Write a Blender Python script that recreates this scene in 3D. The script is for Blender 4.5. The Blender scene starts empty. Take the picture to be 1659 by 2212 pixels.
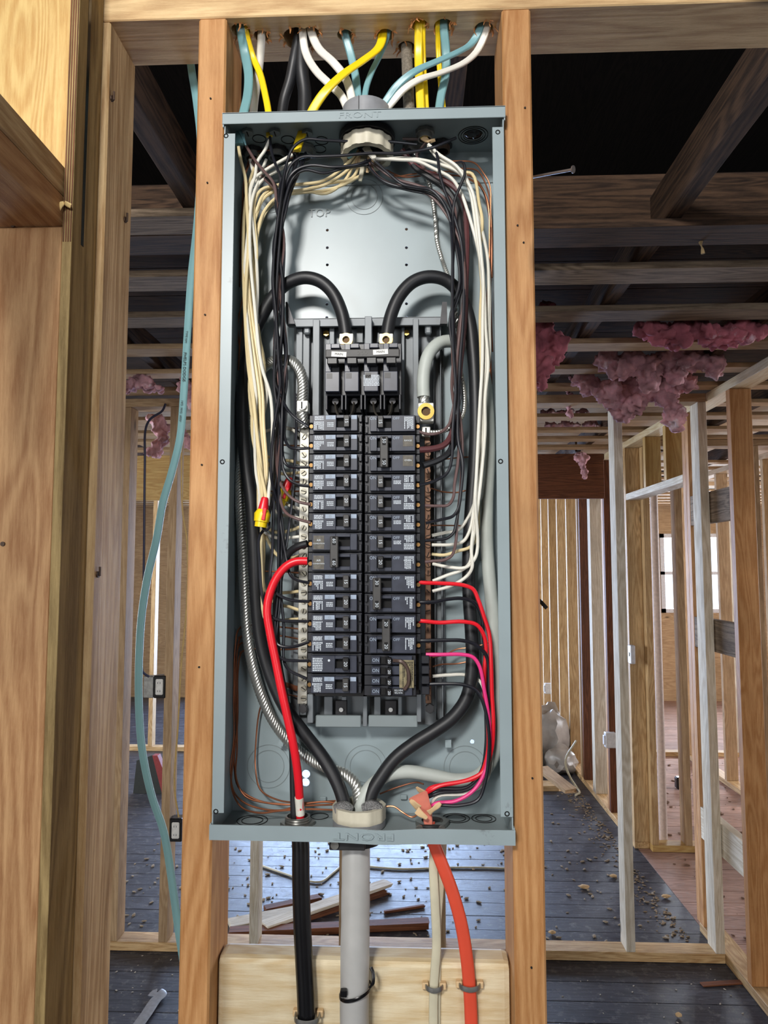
import bpy, bmesh, math, random
from mathutils import Vector, Matrix, Euler, noise
random.seed(7)
rnd = random.uniform
C = bpy.context.scene.collection
SC = bpy.context.scene

# ------------------------------------------------------------------ camera
FPX = 1549.0
CAM = Vector((0, 0, 1.67))
cd = bpy.data.cameras.new('camera'); cam = bpy.data.objects.new('camera', cd); C.objects.link(cam)
cd.sensor_fit = 'VERTICAL'; cd.sensor_height = 36; cd.lens = FPX / 2212 * 36
cd.clip_start = 0.02; cd.clip_end = 100
cam.location = CAM
cam.rotation_euler = Euler((math.radians(94.43), 0, math.radians(2.3)))
SC.camera = cam
RM = cam.rotation_euler.to_matrix()


def P(u, v, Y):
    """the point of the vertical plane y=Y that lies on the photograph's sight line (u, v)"""
    d = RM @ Vector(((u - 829.5) / FPX, -(v - 1106) / FPX, -1))
    return CAM + d * (Y / d.y)


def PZ(u, v, Z):
    d = RM @ Vector(((u - 829.5) / FPX, -(v - 1106) / FPX, -1))
    return CAM + d * ((Z - CAM.z) / d.z)


# ------------------------------------------------------------------ world, lights, exposure
w = bpy.data.worlds.new('sky'); SC.world = w; w.use_nodes = True
bg = w.node_tree.nodes['Background']; bg.inputs[0].default_value = (0.72, 0.85, 1, 1); bg.inputs[1].default_value = 2.0
SC.view_settings.view_transform = 'Standard'; SC.view_settings.look = 'None'
SC.view_settings.gamma = 1; SC.view_settings.use_curve_mapping = False
SC.view_settings.exposure = 0.45


def area(name, loc, target, sx, sy, power, col):
    l = bpy.data.lights.new(name, 'AREA'); l.shape = 'RECTANGLE'; l.size = sx; l.size_y = sy
    l.energy = power; l.color = col
    o = bpy.data.objects.new(name, l); C.objects.link(o); o.location = loc
    o.rotation_euler = (Vector(target) - Vector(loc)).to_track_quat('-Z', 'Y').to_euler()
    return o


area('work_light', (-0.50, -1.25, 2.85), (-0.1, 1.0, 1.85), 0.40, 0.3, 42, (1, 0.97, 0.93))
area('window_light_behind', (-2.4, -3.6, 1.9), (0, 1, 1.6), 1.6, 1.5, 52, (1, 0.97, 0.94))
area('window_light_beside', (2.6, -3.6, 1.9), (0, 1, 1.6), 1.6, 1.5, 22, (0.97, 0.97, 1))
area('window_light_far', (-0.75, 9.6, 1.4), (-0.5, 3, 1.2), 3.2, 2.0, 380, (0.46, 0.64, 1))
area('window_light_hall', (3.75, 9.6, 1.6), (2, 3, 1.0), 1.2, 1.0, 130, (0.8, 0.88, 1))
area('window_light_west', (-4.9, 4.6, 1.6), (0, 4.6, 1.2), 2.6, 1.5, 130, (0.9, 0.94, 1))
area('window_light_east', (5.9, 5.2, 1.6), (0, 4.6, 1.4), 2.6, 1.5, 150, (0.98, 0.97, 1))

# ------------------------------------------------------------------ materials
def lin(r, g, b):
    f = lambda c: (c / 255 / 12.92) if c <= 10 else ((c / 255 + 0.055) / 1.055) ** 2.4
    return (f(r), f(g), f(b), 1)


MATS = {}


def nt(name):
    m = bpy.data.materials.new(name); m.use_nodes = True
    t = m.node_tree; b = t.nodes['Principled BSDF']
    return m, t, b


def N(t, typ, **kw):
    n = t.nodes.new(typ)
    for k, v in kw.items():
        if k in n.inputs: n.inputs[k].default_value = v
        else: setattr(n, k, v)
    return n


def plain(key, rgb, rough=0.5, metal=0.0, var=0.12, scale=60, bump=0.0, coat=0, dirt=None):
    if key in MATS: return MATS[key]
    m, t, b = nt(key)
    tc = N(t, 'ShaderNodeTexCoord'); n = N(t, 'ShaderNodeTexNoise', Scale=scale, Detail=5)
    t.links.new(tc.outputs['Object'], n.inputs['Vector'])
    cr = N(t, 'ShaderNodeValToRGB'); c = lin(*rgb)
    cr.color_ramp.elements[0].position = 0.3; cr.color_ramp.elements[1].position = 0.7
    cr.color_ramp.elements[0].color = tuple(x * (1 - var) for x in c[:3]) + (1,)
    cr.color_ramp.elements[1].color = tuple(min(1, x * (1 + var)) for x in c[:3]) + (1,)
    t.links.new(n.outputs['Fac'], cr.inputs['Fac'])
    out = cr.outputs['Color']
    if dirt:
        n2 = N(t, 'ShaderNodeTexNoise', Scale=dirt[1], Detail=8, Roughness=0.7)
        t.links.new(tc.outputs['Object'], n2.inputs['Vector'])
        r2 = N(t, 'ShaderNodeValToRGB'); r2.color_ramp.elements[0].position = dirt[2]; r2.color_ramp.elements[1].position = dirt[2] + 0.08
        t.links.new(n2.outputs['Fac'], r2.inputs['Fac'])
        mx = N(t, 'ShaderNodeMixRGB'); mx.inputs['Color2'].default_value = lin(*dirt[0])
        t.links.new(r2.outputs['Color'], mx.inputs['Fac']); t.links.new(out, mx.inputs['Color1']); out = mx.outputs['Color']
    t.links.new(out, b.inputs['Base Color'])
    b.inputs['Roughness'].default_value = rough; b.inputs['Metallic'].default_value = metal
    if coat: b.inputs['Coat Weight'].default_value = coat
    if bump:
        bp = N(t, 'ShaderNodeBump', Strength=bump, Distance=0.002)
        t.links.new(n.outputs['Fac'], bp.inputs['Height']); t.links.new(bp.outputs['Normal'], b.inputs['Normal'])
    MATS[key] = m
    return m


WOODC = {  # light, dark, rough
    'pine': ((212, 182, 136), (170, 134, 90), 0.6),
    'orange': ((196, 148, 98), (166, 114, 66), 0.55),
    'header': ((206, 178, 134), (170, 138, 98), 0.65),
    'pale': ((226, 212, 180), (204, 180, 138), 0.6),
    'olive': ((172, 148, 100), (122, 100, 62), 0.7),
    'yellow': ((220, 188, 124), (194, 152, 90), 0.55),
    'whitewood': ((226, 220, 206), (192, 180, 158), 0.75),
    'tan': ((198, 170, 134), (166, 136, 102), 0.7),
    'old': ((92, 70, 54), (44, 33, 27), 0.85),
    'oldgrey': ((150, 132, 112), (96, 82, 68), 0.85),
    'brown': ((126, 78, 52), (86, 52, 34), 0.7),
    'dark': ((30, 24, 22), (14, 11, 11), 0.95),
    'floordark': ((72, 74, 84), (42, 44, 52), 0.34),
    'floorpink': ((182, 148, 132), (142, 110, 96), 0.6),
    'ochre': ((208, 164, 116), (166, 118, 76), 0.6),
}


def wood(kind, axis='z', knots=True):
    key = 'wood_%s_%s' % (kind, axis)
    if key in MATS: return MATS[key]
    a, d, rough = WOODC[kind]
    m, t, b = nt(key)
    L = t.links.new
    tc = N(t, 'ShaderNodeTexCoord'); oi = N(t, 'ShaderNodeObjectInfo')
    mul = N(t, 'ShaderNodeVectorMath', operation='SCALE'); mul.inputs['Scale'].default_value = 37.0
    cx = N(t, 'ShaderNodeCombineXYZ'); L(oi.outputs['Random'], cx.inputs[0]); L(oi.outputs['Random'], cx.inputs[1]); L(oi.outputs['Random'], cx.inputs[2])
    L(cx.outputs[0], mul.inputs[0])
    add = N(t, 'ShaderNodeVectorMath', operation='ADD'); L(tc.outputs['Object'], add.inputs[0]); L(mul.outputs[0], add.inputs[1])
    mp = N(t, 'ShaderNodeMapping'); L(add.outputs[0], mp.inputs['Vector'])
    s = {'x': (0.07, 1, 1), 'y': (1, 0.07, 1), 'z': (1, 1, 0.07)}[axis]
    mp.inputs['Scale'].default_value = s
    # knots pull the grain aside
    mk = N(t, 'ShaderNodeMapping'); L(add.outputs[0], mk.inputs['Vector'])
    mk.inputs['Scale'].default_value = tuple(0.42 if q < 0.5 else 1 for q in s)
    vo = N(t, 'ShaderNodeTexVoronoi', Scale=5.5); L(mk.outputs[0], vo.inputs['Vector'])
    kr = N(t, 'ShaderNodeValToRGB'); kr.color_ramp.elements[0].position = 0.03; kr.color_ramp.elements[1].position = 0.085
    kr.color_ramp.elements[0].color = (1, 1, 1, 1); kr.color_ramp.elements[1].color = (0, 0, 0, 1)
    L(vo.outputs['Distance'], kr.inputs['Fac'])
    pull = N(t, 'ShaderNodeValToRGB'); pull.color_ramp.elements[0].position = 0.0; pull.color_ramp.elements[1].position = 0.3
    pull.color_ramp.elements[0].color = (1, 1, 1, 1); pull.color_ramp.elements[1].color = (0, 0, 0, 1)
    L(vo.outputs['Distance'], pull.inputs['Fac'])
    n1 = N(t, 'ShaderNodeTexNoise', Scale=9.0, Detail=3, Distortion=0.4); L(mp.outputs[0], n1.inputs['Vector'])
    sm = N(t, 'ShaderNodeMath', operation='MULTIPLY_ADD'); L(pull.outputs[0], sm.inputs[0]); sm.inputs[1].default_value = 0.12; L(n1.outputs['Fac'], sm.inputs[2])
    ring = N(t, 'ShaderNodeMath', operation='MULTIPLY'); L(sm.outputs[0], ring.inputs[0]); ring.inputs[1].default_value = 120.0
    sn = N(t, 'ShaderNodeMath', operation='SINE'); L(ring.outputs[0], sn.inputs[0])
    n2 = N(t, 'ShaderNodeTexNoise', Scale=210.0, Detail=5, Roughness=0.8); L(mp.outputs[0], n2.inputs['Vector'])
    ma = N(t, 'ShaderNodeMath', operation='MULTIPLY_ADD'); L(sn.outputs[0], ma.inputs[0]); ma.inputs[1].default_value = 0.13; L(n2.outputs['Fac'], ma.inputs[2])
    cr = N(t, 'ShaderNodeValToRGB'); cr.color_ramp.elements[0].position = 0.30; cr.color_ramp.elements[1].position = 0.72
    cr.color_ramp.elements[0].color = lin(*a); cr.color_ramp.elements[1].color = lin(*d)
    L(ma.outputs[0], cr.inputs['Fac'])
    out = cr.outputs['Color']
    # broad stains and dirt
    n3 = N(t, 'ShaderNodeTexNoise', Scale=3.2, Detail=6, Roughness=0.65); L(add.outputs[0], n3.inputs['Vector'])
    hs = N(t, 'ShaderNodeHueSaturation'); L(out, hs.inputs['Color'])
    mr = N(t, 'ShaderNodeMapRange'); L(n3.outputs['Fac'], mr.inputs['Value']); mr.inputs['From Min'].default_value = 0.3; mr.inputs['From Max'].default_value = 0.7
    mr.inputs['To Min'].default_value = 0.82; mr.inputs['To Max'].default_value = 1.1
    rv = N(t, 'ShaderNodeMapRange'); L(oi.outputs['Random'], rv.inputs['Value']); rv.inputs['To Min'].default_value = 0.84; rv.inputs['To Max'].default_value = 1.1
    mm = N(t, 'ShaderNodeMath', operation='MULTIPLY'); L(mr.outputs[0], mm.inputs[0]); L(rv.outputs[0], mm.inputs[1])
    L(mm.outputs[0], hs.inputs['Value']); out = hs.outputs['Color']
    if kind not in ('dark', 'floordark', 'floorpink', 'olive') and knots:
        mx = N(t, 'ShaderNodeMixRGB'); mx.inputs['Color2'].default_value = lin(*[int(q * 0.5) for q in d])
        km = N(t, 'ShaderNodeMath', operation='MULTIPLY'); L(kr.outputs[0], km.inputs[0]); km.inputs[1].default_value = 0.8
        L(km.outputs[0], mx.inputs['Fac']); L(out, mx.inputs['Color1']); out = mx.outputs['Color']
    if kind == 'floordark' or kind == 'floorpink':
        n4 = N(t, 'ShaderNodeTexNoise', Scale=28, Detail=8, Roughness=0.75); L(add.outputs[0], n4.inputs['Vector'])
        r4 = N(t, 'ShaderNodeValToRGB'); r4.color_ramp.elements[0].position = 0.52; r4.color_ramp.elements[1].position = 0.75
        L(n4.outputs['Fac'], r4.inputs['Fac'])
        mx = N(t, 'ShaderNodeMixRGB'); mx.inputs['Color2'].default_value = lin(150, 146, 142)
        km = N(t, 'ShaderNodeMath', operation='MULTIPLY'); L(r4.outputs[0], km.inputs[0]); km.inputs[1].default_value = 0.55
        L(km.outputs[0], mx.inputs['Fac']); L(out, mx.inputs['Color1']); out = mx.outputs['Color']
        rr = N(t, 'ShaderNodeMapRange'); L(n4.outputs['Fac'], rr.inputs['Value']); rr.inputs['To Min'].default_value = rough - 0.12; rr.inputs['To Max'].default_value = rough + 0.3
        L(rr.outputs[0], b.inputs['Roughness'])
    else:
        b.inputs['Roughness'].default_value = rough
    L(out, b.inputs['Base Color'])
    bp = N(t, 'ShaderNodeBump', Strength=0.35, Distance=0.0012); L(ma.outputs[0], bp.inputs['Height']); L(bp.outputs['Normal'], b.inputs['Normal'])
    b.inputs['Specular IOR Level'].default_value = 0.3
    MATS[key] = m
    return m


M_STEEL = plain('panel_grey_paint', (142, 156, 160), 0.34, 0.0, 0.05, 14, dirt=((96, 100, 98), 9, 0.64))
M_STEELD = plain('panel_grey_interior', (128, 138, 140), 0.4, 0.0, 0.06, 20)
M_BUS = plain('bus_pan_grey', (112, 118, 122), 0.45, 0.1, 0.06, 30)
M_BLK = plain('breaker_black', (34, 36, 42), 0.38, 0, 0.15, 120)
M_BLK2 = plain('breaker_face_black', (54, 58, 70), 0.34, 0, 0.2, 90, dirt=((88, 92, 100), 70, 0.66))
M_HANDLE = plain('handle_grey', (62, 61, 60), 0.5, 0, 0.15, 80)
M_HBLK = plain('handle_black', (24, 24, 26), 0.4)
M_SLOT = plain('recess_black', (8, 8, 9), 0.8)
M_PRINT = plain('white_print', (205, 214, 222), 0.6)
M_LTGREY = plain('toggle_mark_grey', (150, 164, 182), 0.5)
M_LABEL = plain('paper_label', (226, 226, 222), 0.7)
M_INK = plain('label_ink', (40, 40, 44), 0.8)
M_ALU = plain('bright_aluminium', (205, 206, 200), 0.32, 0.85, 0.1, 50)
M_ALUW = plain('lug_aluminium', (222, 222, 214), 0.4, 0.35, 0.06, 50)
M_BAR = plain('neutral_bar_steel', (176, 174, 164), 0.4, 0.6, 0.12, 40)
M_BARB = plain('neutral_bar_brown', (112, 84, 66), 0.45, 0.55, 0.15, 40)
M_BARC = plain('contact_metal', (122, 116, 106), 0.4, 0.7, 0.2, 60)
M_TERM = plain('terminal_brass', (158, 122, 76), 0.35, 0.8, 0.3, 90)
M_SCREW = plain('dull_screw', (150, 146, 132), 0.35, 0.8, 0.2, 60)
M_BRASS = plain('brass', (206, 172, 92), 0.28, 0.9, 0.1, 50)
M_ZINC = plain('zinc_locknut', (150, 150, 146), 0.35, 0.8, 0.25, 60)
M_DARKM = plain('dark_metal', (58, 58, 60), 0.45, 0.6, 0.2, 50)
M_BLACK = plain('black_insulation', (26, 27, 34), 0.33, 0, 0.1, 30)
M_BLACKM = plain('black_thick_jacket', (30, 31, 34), 0.45, 0, 0.2, 40, dirt=((70, 68, 66), 60, 0.68))
M_WHITE = plain('white_insulation', (226, 224, 212), 0.42, 0, 0.05, 20)
M_CREAM = plain('cream_insulation', (224, 206, 160), 0.45, 0, 0.1, 20, dirt=((168, 130, 84), 12, 0.66))
M_BROWNW = plain('brown_insulation', (98, 76, 74), 0.4, 0, 0.15, 20)
M_RED = plain('red_insulation', (226, 30, 44), 0.32, 0, 0.05, 20)
M_MAG = plain('magenta_insulation', (226, 54, 128), 0.35, 0, 0.05, 20)
M_COPPER = plain('bare_copper', (174, 116, 86), 0.36, 0.85, 0.2, 60)
M_COPPERD = plain('dull_copper', (120, 74, 52), 0.5, 0.6, 0.3, 60)
M_COPPERM = plain('aged_copper', (150, 94, 66), 0.42, 0.75, 0.35, 30)
M_TEAL = plain('teal_jacket', (112, 156, 160), 0.4, 0, 0.08, 18, dirt=((128, 116, 84), 22, 0.66))
M_TEALC = plain('clean_teal_jacket', (118, 163, 170), 0.36, 0, 0.05, 18)
M_YELLOW = plain('yellow_jacket', (240, 206, 26), 0.34, 0, 0.05, 18)
M_WJ = plain('white_jacket', (222, 218, 208), 0.45, 0, 0.06, 18, dirt=((160, 140, 110), 14, 0.68))
M_OLDW = plain('aged_white_jacket', (190, 184, 160), 0.5, 0, 0.12, 30, dirt=((120, 112, 92), 30, 0.62))
M_GREYJ = plain('pale_grey_jacket', (176, 182, 176), 0.5, 0, 0.1, 26, dirt=((110, 116, 108), 40, 0.66))
M_ORANGE = plain('orange_jacket', (206, 74, 50), 0.42, 0, 0.08, 24)
M_CLOTH = plain('grey_braided_cloth', (116, 108, 96), 0.85, 0, 0.35, 300, bump=0.8)
M_PVCG = plain('grey_plastic_pipe', (140, 142, 146), 0.4)
M_PVCC = plain('cream_plastic_nut', (204, 198, 178), 0.42, 0, 0.08, 40, dirt=((130, 124, 104), 30, 0.66))
M_DUCT = plain('light_grey_duct_sleeve', (168, 168, 166), 0.45, 0, 0.08, 30)
M_PAPER = plain('kraft_paper', (206, 176, 134), 0.8)
M_BLKPL = plain('black_plastic', (16, 16, 18), 0.25)
M_PINK = plain('pink_fibreglass', (206, 158, 166), 0.95, 0, 0.5, 16, bump=1.0, dirt=((232, 212, 218), 10, 0.56))
M_PINKD = plain('deep_pink_fibreglass', (170, 96, 108), 0.95, 0, 0.5, 16, bump=1.0, dirt=((224, 186, 196), 10, 0.60))
M_PVCW = plain('white_plastic', (214, 216, 222), 0.4)
M_NM_BLUE = plain('navy_jacket', (30, 34, 66), 0.4)
M_GLASSY = plain('clear_film', (206, 210, 216), 0.2)
b_ = M_GLASSY.node_tree.nodes['Principled BSDF']; b_.inputs['Transmission Weight'].default_value = 0.6; b_.inputs['Roughness'].default_value = 0.25
M_SPLINT = plain('splintered_wood', (178, 120, 70), 0.8, 0, 0.3, 120)
M_RUST = plain('rusty_nail', (84, 66, 54), 0.6, 0.5, 0.3, 90)
M_NAIL = plain('bright_nail', (176, 176, 180), 0.3, 0.9)

# ------------------------------------------------------------------ mesh helpers
class MB:
    def __init__(self): self.bm = bmesh.new()

    def box(self, x0, x1, y0, y1, z0, z1, bevel=0, seg=1):
        r = bmesh.ops.create_cube(self.bm, size=1.0)
        vs = r['verts']
        cx, cy, cz = (x0 + x1) / 2, (y0 + y1) / 2, (z0 + z1) / 2
        for v in vs: v.co = Vector((cx + v.co.x * abs(x1 - x0), cy + v.co.y * abs(y1 - y0), cz + v.co.z * abs(z1 - z0)))
        if bevel:
            es = list({e for v in vs for e in v.link_edges})
            bmesh.ops.bevel(self.bm, geom=es, offset=bevel, segments=seg, profile=0.6, affect='EDGES')
        return self

    def cyl(self, c, r, h, axis='z', seg=20, r2=None):
        rot = {'z': Matrix.Identity(4), 'y': Matrix.Rotation(math.radians(90), 4, 'X'), 'x': Matrix.Rotation(math.radians(90), 4, 'Y')}[axis]
        bmesh.ops.create_cone(self.bm, cap_ends=True, segments=seg, radius1=r, radius2=r if r2 is None else r2, depth=h, matrix=Matrix.Translation(c) @ rot)
        return self

    def lathe(self, prof, c, axis='z', seg=32, lob=0, lobn=0):
        """prof: list of (radius, height), closed loop"""
        rings = []
        for i in range(seg):
            a = 2 * math.pi * i / seg
            k = 1 + (lob if lobn and (i * lobn / seg) % 1 < 0.35 else 0)
            ring = []
            for r, h in prof:
                rr = r * (k if r > max(q[0] for q in prof) * 0.97 else 1)
                p = (rr * math.cos(a), rr * math.sin(a), h)
                if axis == 'y': p = (p[0], p[2], p[1])
                if axis == 'x': p = (p[2], p[0], p[1])
                ring.append(self.bm.verts.new(Vector(c) + Vector(p)))
            rings.append(ring)
        n = len(prof)
        for i in range(seg):
            A, B = rings[i], rings[(i + 1) % seg]
            for j in range(n):
                try: self.bm.faces.new((A[j], B[j], B[(j + 1) % n], A[(j + 1) % n]))
                except ValueError: pass
        return self

    def ring(self, c, ro, ri, h, axis='z', seg=32, lob=0, lobn=0):
        return self.lathe([(ro, -h / 2), (ro, h / 2), (ri, h / 2), (ri, -h / 2)], c, axis, seg, lob, lobn)

    def tube(self, pts, r, seg=8, flat=None, wide=Vector((1, 0, 0)), lobes=0, twist=0, sub=5, taper=None, jit=0):
        """pts: world points, smoothed by a Catmull-Rom curve; flat: thickness of a flat cable"""
        pts = [Vector(p) for p in pts]
        path = []
        n = len(pts)
        if n == 2: path = [pts[0].lerp(pts[1], i / 4) for i in range(5)]
        else:
            for i in range(n - 1):
                p0 = pts[i - 1] if i else pts[0] * 2 - pts[1]
                p1, p2 = pts[i], pts[i + 1]
                p3 = pts[i + 2] if i + 2 < n else pts[-1] * 2 - pts[-2]
                # centripetal keeps uneven points from looping
                d1 = max((p1 - p0).length, 1e-6) ** .5; d2 = max((p2 - p1).length, 1e-6) ** .5; d3 = max((p3 - p2).length, 1e-6) ** .5
                m1 = (p1 - p0) / d1 - (p2 - p0) / (d1 + d2) + (p2 - p1) / d2
                m2 = (p2 - p1) / d2 - (p3 - p1) / (d2 + d3) + (p3 - p2) / d3
                m1 *= d2; m2 *= d2
                for k in range(sub):
                    s = k / sub
                    path.append(p1 * (2 * s**3 - 3 * s**2 + 1) + m1 * (s**3 - 2 * s**2 + s) + p2 * (-2 * s**3 + 3 * s**2) + m2 * (s**3 - s**2))
            path.append(pts[-1])
        prev = None; nrm = None; rings = []; dist = 0
        for i, p in enumerate(path):
            tg = (path[min(i + 1, len(path) - 1)] - path[max(i - 1, 0)])
            if tg.length < 1e-9: tg = Vector((0, 0, 1))
            tg.normalize()
            if i: dist += (p - path[i - 1]).length
            if flat is not None:
                nn = wide - tg * wide.dot(tg)
                if nn.length < 0.15 and nrm is not None: nn = nrm - tg * nrm.dot(tg)
                nrm = nn.normalized()
            elif nrm is None:
                a = Vector((0, 1, 0)) if abs(tg.y) < 0.9 else Vector((1, 0, 0))
                nrm = (a - tg * a.dot(tg)).normalized()
            else:
                nrm = (nrm - tg * nrm.dot(tg)).normalized()
            bn = tg.cross(nrm)
            rr = r * (taper(i / (len(path) - 1)) if taper else 1)
            ring = []
            for k in range(seg):
                a = 2 * math.pi * k / seg
                q = rr
                if lobes: q = rr * (0.86 + 0.14 * abs(math.cos(lobes * a / 2))); a += dist * twist
                if flat is not None:
                    sx = rr * (abs(math.cos(a)) ** 0.7) * (1 if math.cos(a) >= 0 else -1)
                    sy = flat * (abs(math.sin(a)) ** 0.8) * (1 if math.sin(a) >= 0 else -1) * (0.74 + 0.26 * abs(math.cos(1.5 * math.pi * math.cos(a))) if seg >= 18 else 1)
                    off = nrm * sx + bn * sy
                else: off = nrm * (q * math.cos(a)) + bn * (q * math.sin(a))
                if jit: off = off * (1 + jit * noise.noise(p * 60 + off * 80))
                ring.append(self.bm.verts.new(p + off))
            rings.append(ring)
        for A, B in zip(rings, rings[1:]):
            for k in range(seg): self.bm.faces.new((A[k], A[(k + 1) % seg], B[(k + 1) % seg], B[k]))
        self.bm.faces.new(rings[0]); self.bm.faces.new(rings[-1])
        return self

    def prism(self, poly, y0, y1):
        """poly: list of (x, z); extruded from y0 to y1"""
        a = [self.bm.verts.new((x, y0, z)) for x, z in poly]; b = [self.bm.verts.new((x, y1, z)) for x, z in poly]
        self.bm.faces.new(a); self.bm.faces.new(b)
        for i in range(len(poly)): self.bm.faces.new((a[i], a[(i + 1) % len(a)], b[(i + 1) % len(a)], b[i]))
        return self

    def build(self, name, mat, parent=None, smooth=False, origin=None):
        bmesh.ops.recalc_face_normals(self.bm, faces=self.bm.faces[:])
        me = bpy.data.meshes.new(name)
        o = bpy.data.objects.new(name, me)
        org = Vector(origin) if origin is not None else (wloc(parent) if parent else Vector((0, 0, 0)))
        if parent is None and origin is None:
            xs = [v.co for v in self.bm.verts]
            org = Vector(((min(c.x for c in xs) + max(c.x for c in xs)) / 2, (min(c.y for c in xs) + max(c.y for c in xs)) / 2, min(c.z for c in xs)))
        bmesh.ops.translate(self.bm, verts=self.bm.verts[:], vec=-org)
        self.bm.to_mesh(me); self.bm.free()
        if smooth:
            for p in me.polygons: p.use_smooth = True
            me.set_sharp_from_angle(angle=math.radians(40))
        me.materials.append(mat)
        C.objects.link(o)
        if parent: o.parent = parent; o.location = org - wloc(parent)
        else: o.location = org
        return o


def wloc(o):
    v = Vector((0, 0, 0))
    while o is not None: v = v + o.location; o = o.parent
    return v


def tag(o, label=None, cat=None, group=None, kind=None):
    if label: o['label'] = label
    if cat: o['category'] = cat
    if group: o['group'] = group
    if kind: o['kind'] = kind
    return o


def empty(name, loc=(0, 0, 0), **kw):
    o = bpy.data.objects.new(name, None); C.objects.link(o); o.location = loc; o.empty_display_size = 0.05
    return tag(o, **kw)


BOARDS = {}


def board(name, parent, x0, x1, y0, y1, z0, z1, kind, axis=None, bevel=0.002, label=None):
    d = (x1 - x0, y1 - y0, z1 - z0)
    axis = axis or 'xyz'[max(range(3), key=lambda i: d[i])]
    key = (round(d[0], 4), round(d[1], 4), round(d[2], 4), kind, axis)
    if key not in BOARDS:
        m = MB(); m.box(-d[0] / 2, d[0] / 2, -d[1] / 2, d[1] / 2, -d[2] / 2, d[2] / 2, bevel, 2 if bevel > 0.003 else 1)
        me = bpy.data.meshes.new(name); m.bm.to_mesh(me); m.bm.free(); me.materials.append(wood(kind, axis)); BOARDS[key] = me
    o = bpy.data.objects.new(name, BOARDS[key]); C.objects.link(o)
    c = Vector(((x0 + x1) / 2, (y0 + y1) / 2, (z0 + z1) / 2))
    if parent: o.parent = parent; c = c - wloc(parent)
    o.location = c
    if label: o['label'] = label
    return o


def cut(o, cyls):
    """bore round holes through a mesh: (centre, radius, depth, axis) in world space"""
    m = MB()
    for c, r, h, ax in cyls: m.cyl(Vector(c) - wloc(o), r, h, ax, 20)
    me = bpy.data.meshes.new('cutter'); m.bm.to_mesh(me); m.bm.free()
    co = bpy.data.objects.new('cutter', me); C.objects.link(co); co.matrix_world = Matrix.Translation(wloc(o))
    md = o.modifiers.new('b', 'BOOLEAN'); md.object = co; md.operation = 'DIFFERENCE'; md.solver = 'EXACT'; md.use_self = True
    bpy.context.view_layer.update()
    dg = bpy.context.evaluated_depsgraph_get()
    nm = bpy.data.meshes.new_from_object(o.evaluated_get(dg))
    o.modifiers.clear(); o.data = nm
    bpy.data.objects.remove(co)


TXT = {}


def text(name, s, size, loc, mat, parent, roll=0, ext=0.0002, squash=1.0, rot=None):
    """flat raised lettering that faces -y"""
    key = (s, size, ext, mat.name)
    if key not in TXT:
        cu = bpy.data.curves.new('t', 'FONT'); cu.body = s; cu.size = size; cu.extrude = ext; cu.align_x = 'CENTER'; cu.align_y = 'CENTER'; cu.resolution_u = 2
        to = bpy.data.objects.new('t', cu); C.objects.link(to)
        bpy.context.view_layer.update()
        me = bpy.data.meshes.new_from_object(to.evaluated_get(bpy.context.evaluated_depsgraph_get()))
        bpy.data.objects.remove(to); me.materials.clear(); me.materials.append(mat); TXT[key] = me
    o = bpy.data.objects.new(name, TXT[key]); C.objects.link(o)
    o.rotation_euler = rot if rot is not None else (Matrix.Rotation(math.radians(roll), 3, 'Y') @ Matrix.Rotation(math.radians(90), 3, 'X')).to_euler()
    o.scale = (squash, 1, 1)
    if parent: o.parent = parent; o.location = Vector(loc) - wloc(parent)
    else: o.location = loc
    return o


def copy_tree(o, parent=None):
    c = o.copy(); C.objects.link(c); c.parent = parent
    for ch in list(KIDS.get(o.name, [])): copy_tree_reg(ch, c)
    return c


# ================================================================== SETTING
ZP0, ZP1 = 2.412, 2.450          # top plate
ZS0, ZS1 = 2.452, 2.471          # strapping
XC = 1.315                        # face of the hall wall
YB0, YB1 = 3.222, 3.311          # cross wall behind the panel

# floor
floor = empty('floor', (0, 0, 0), kind='structure')
y = 2.40; i = 0
while y < 9.8:
    wdt = 0.134
    board('floor_board', floor, -4.6, XC + 0.02, y, y + wdt - 0.0025, -0.02, rnd(-0.0006, 0.0004), 'floordark', 'x', 0.0012)
    if y > 2.4: board('floor_board', floor, XC + 0.022, 5.6, y + 0.05, y + 0.05 + wdt - 0.003, -0.02, rnd(-0.0008, 0.0004), 'floorpink', 'x', 0.0012)
    y += wdt; i += 1
board('subfloor', floor, -4.6, 5.6, -3.8, 9.9, -0.06, -0.021, 'dark', 'x')
board('floor_board', floor, -4.6, 5.6, -3.8, 2.395, -0.02, 0.0, 'floordark', 'x')

# outer shell
def shell_wall(name, horizontal, at, a0, a1, wins, z1=3.7, kind='tan'):
    """an outer wall with window openings; wins: (a0, a1, z0, z1)"""
    w_ = empty(name, (0, 0, 0), kind='structure')
    def b(p0, p1, z0, zz):
        if horizontal: board('sheathing', w_, p0, p1, at, at + 0.12, z0, zz, kind, 'x', 0)
        else: board('sheathing', w_, at, at + 0.12, p0, p1, z0, zz, kind, 'y', 0)
    cur = a0
    for (p0, p1, z0, zz) in sorted(wins):
        b(cur, p0, 0, z1); b(p0, p1, 0, z0); b(p0, p1, zz, z1); cur = p1
        # frame and sash
        f = MB(); t = 0.05; q0, q1 = at - 0.02, at + 0.09
        def fr(u0, u1, s0, s1):
            if horizontal: f.box(u0, u1, q0, q1, s0, s1)
            else: f.box(q0, q1, u0, u1, s0, s1)
        fr(p0, p0 + t, z0, zz); fr(p1 - t, p1, z0, zz); fr(p0, p1, z0, z0 + t); fr(p0, p1, zz - t, zz); fr(p0, p1, (z0 + zz) / 2 - 0.02, (z0 + zz) / 2 + 0.02)
        f.build('window_frame', M_PVCW, w_)
    b(cur, a1, 0, z1)
    return w_

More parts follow.
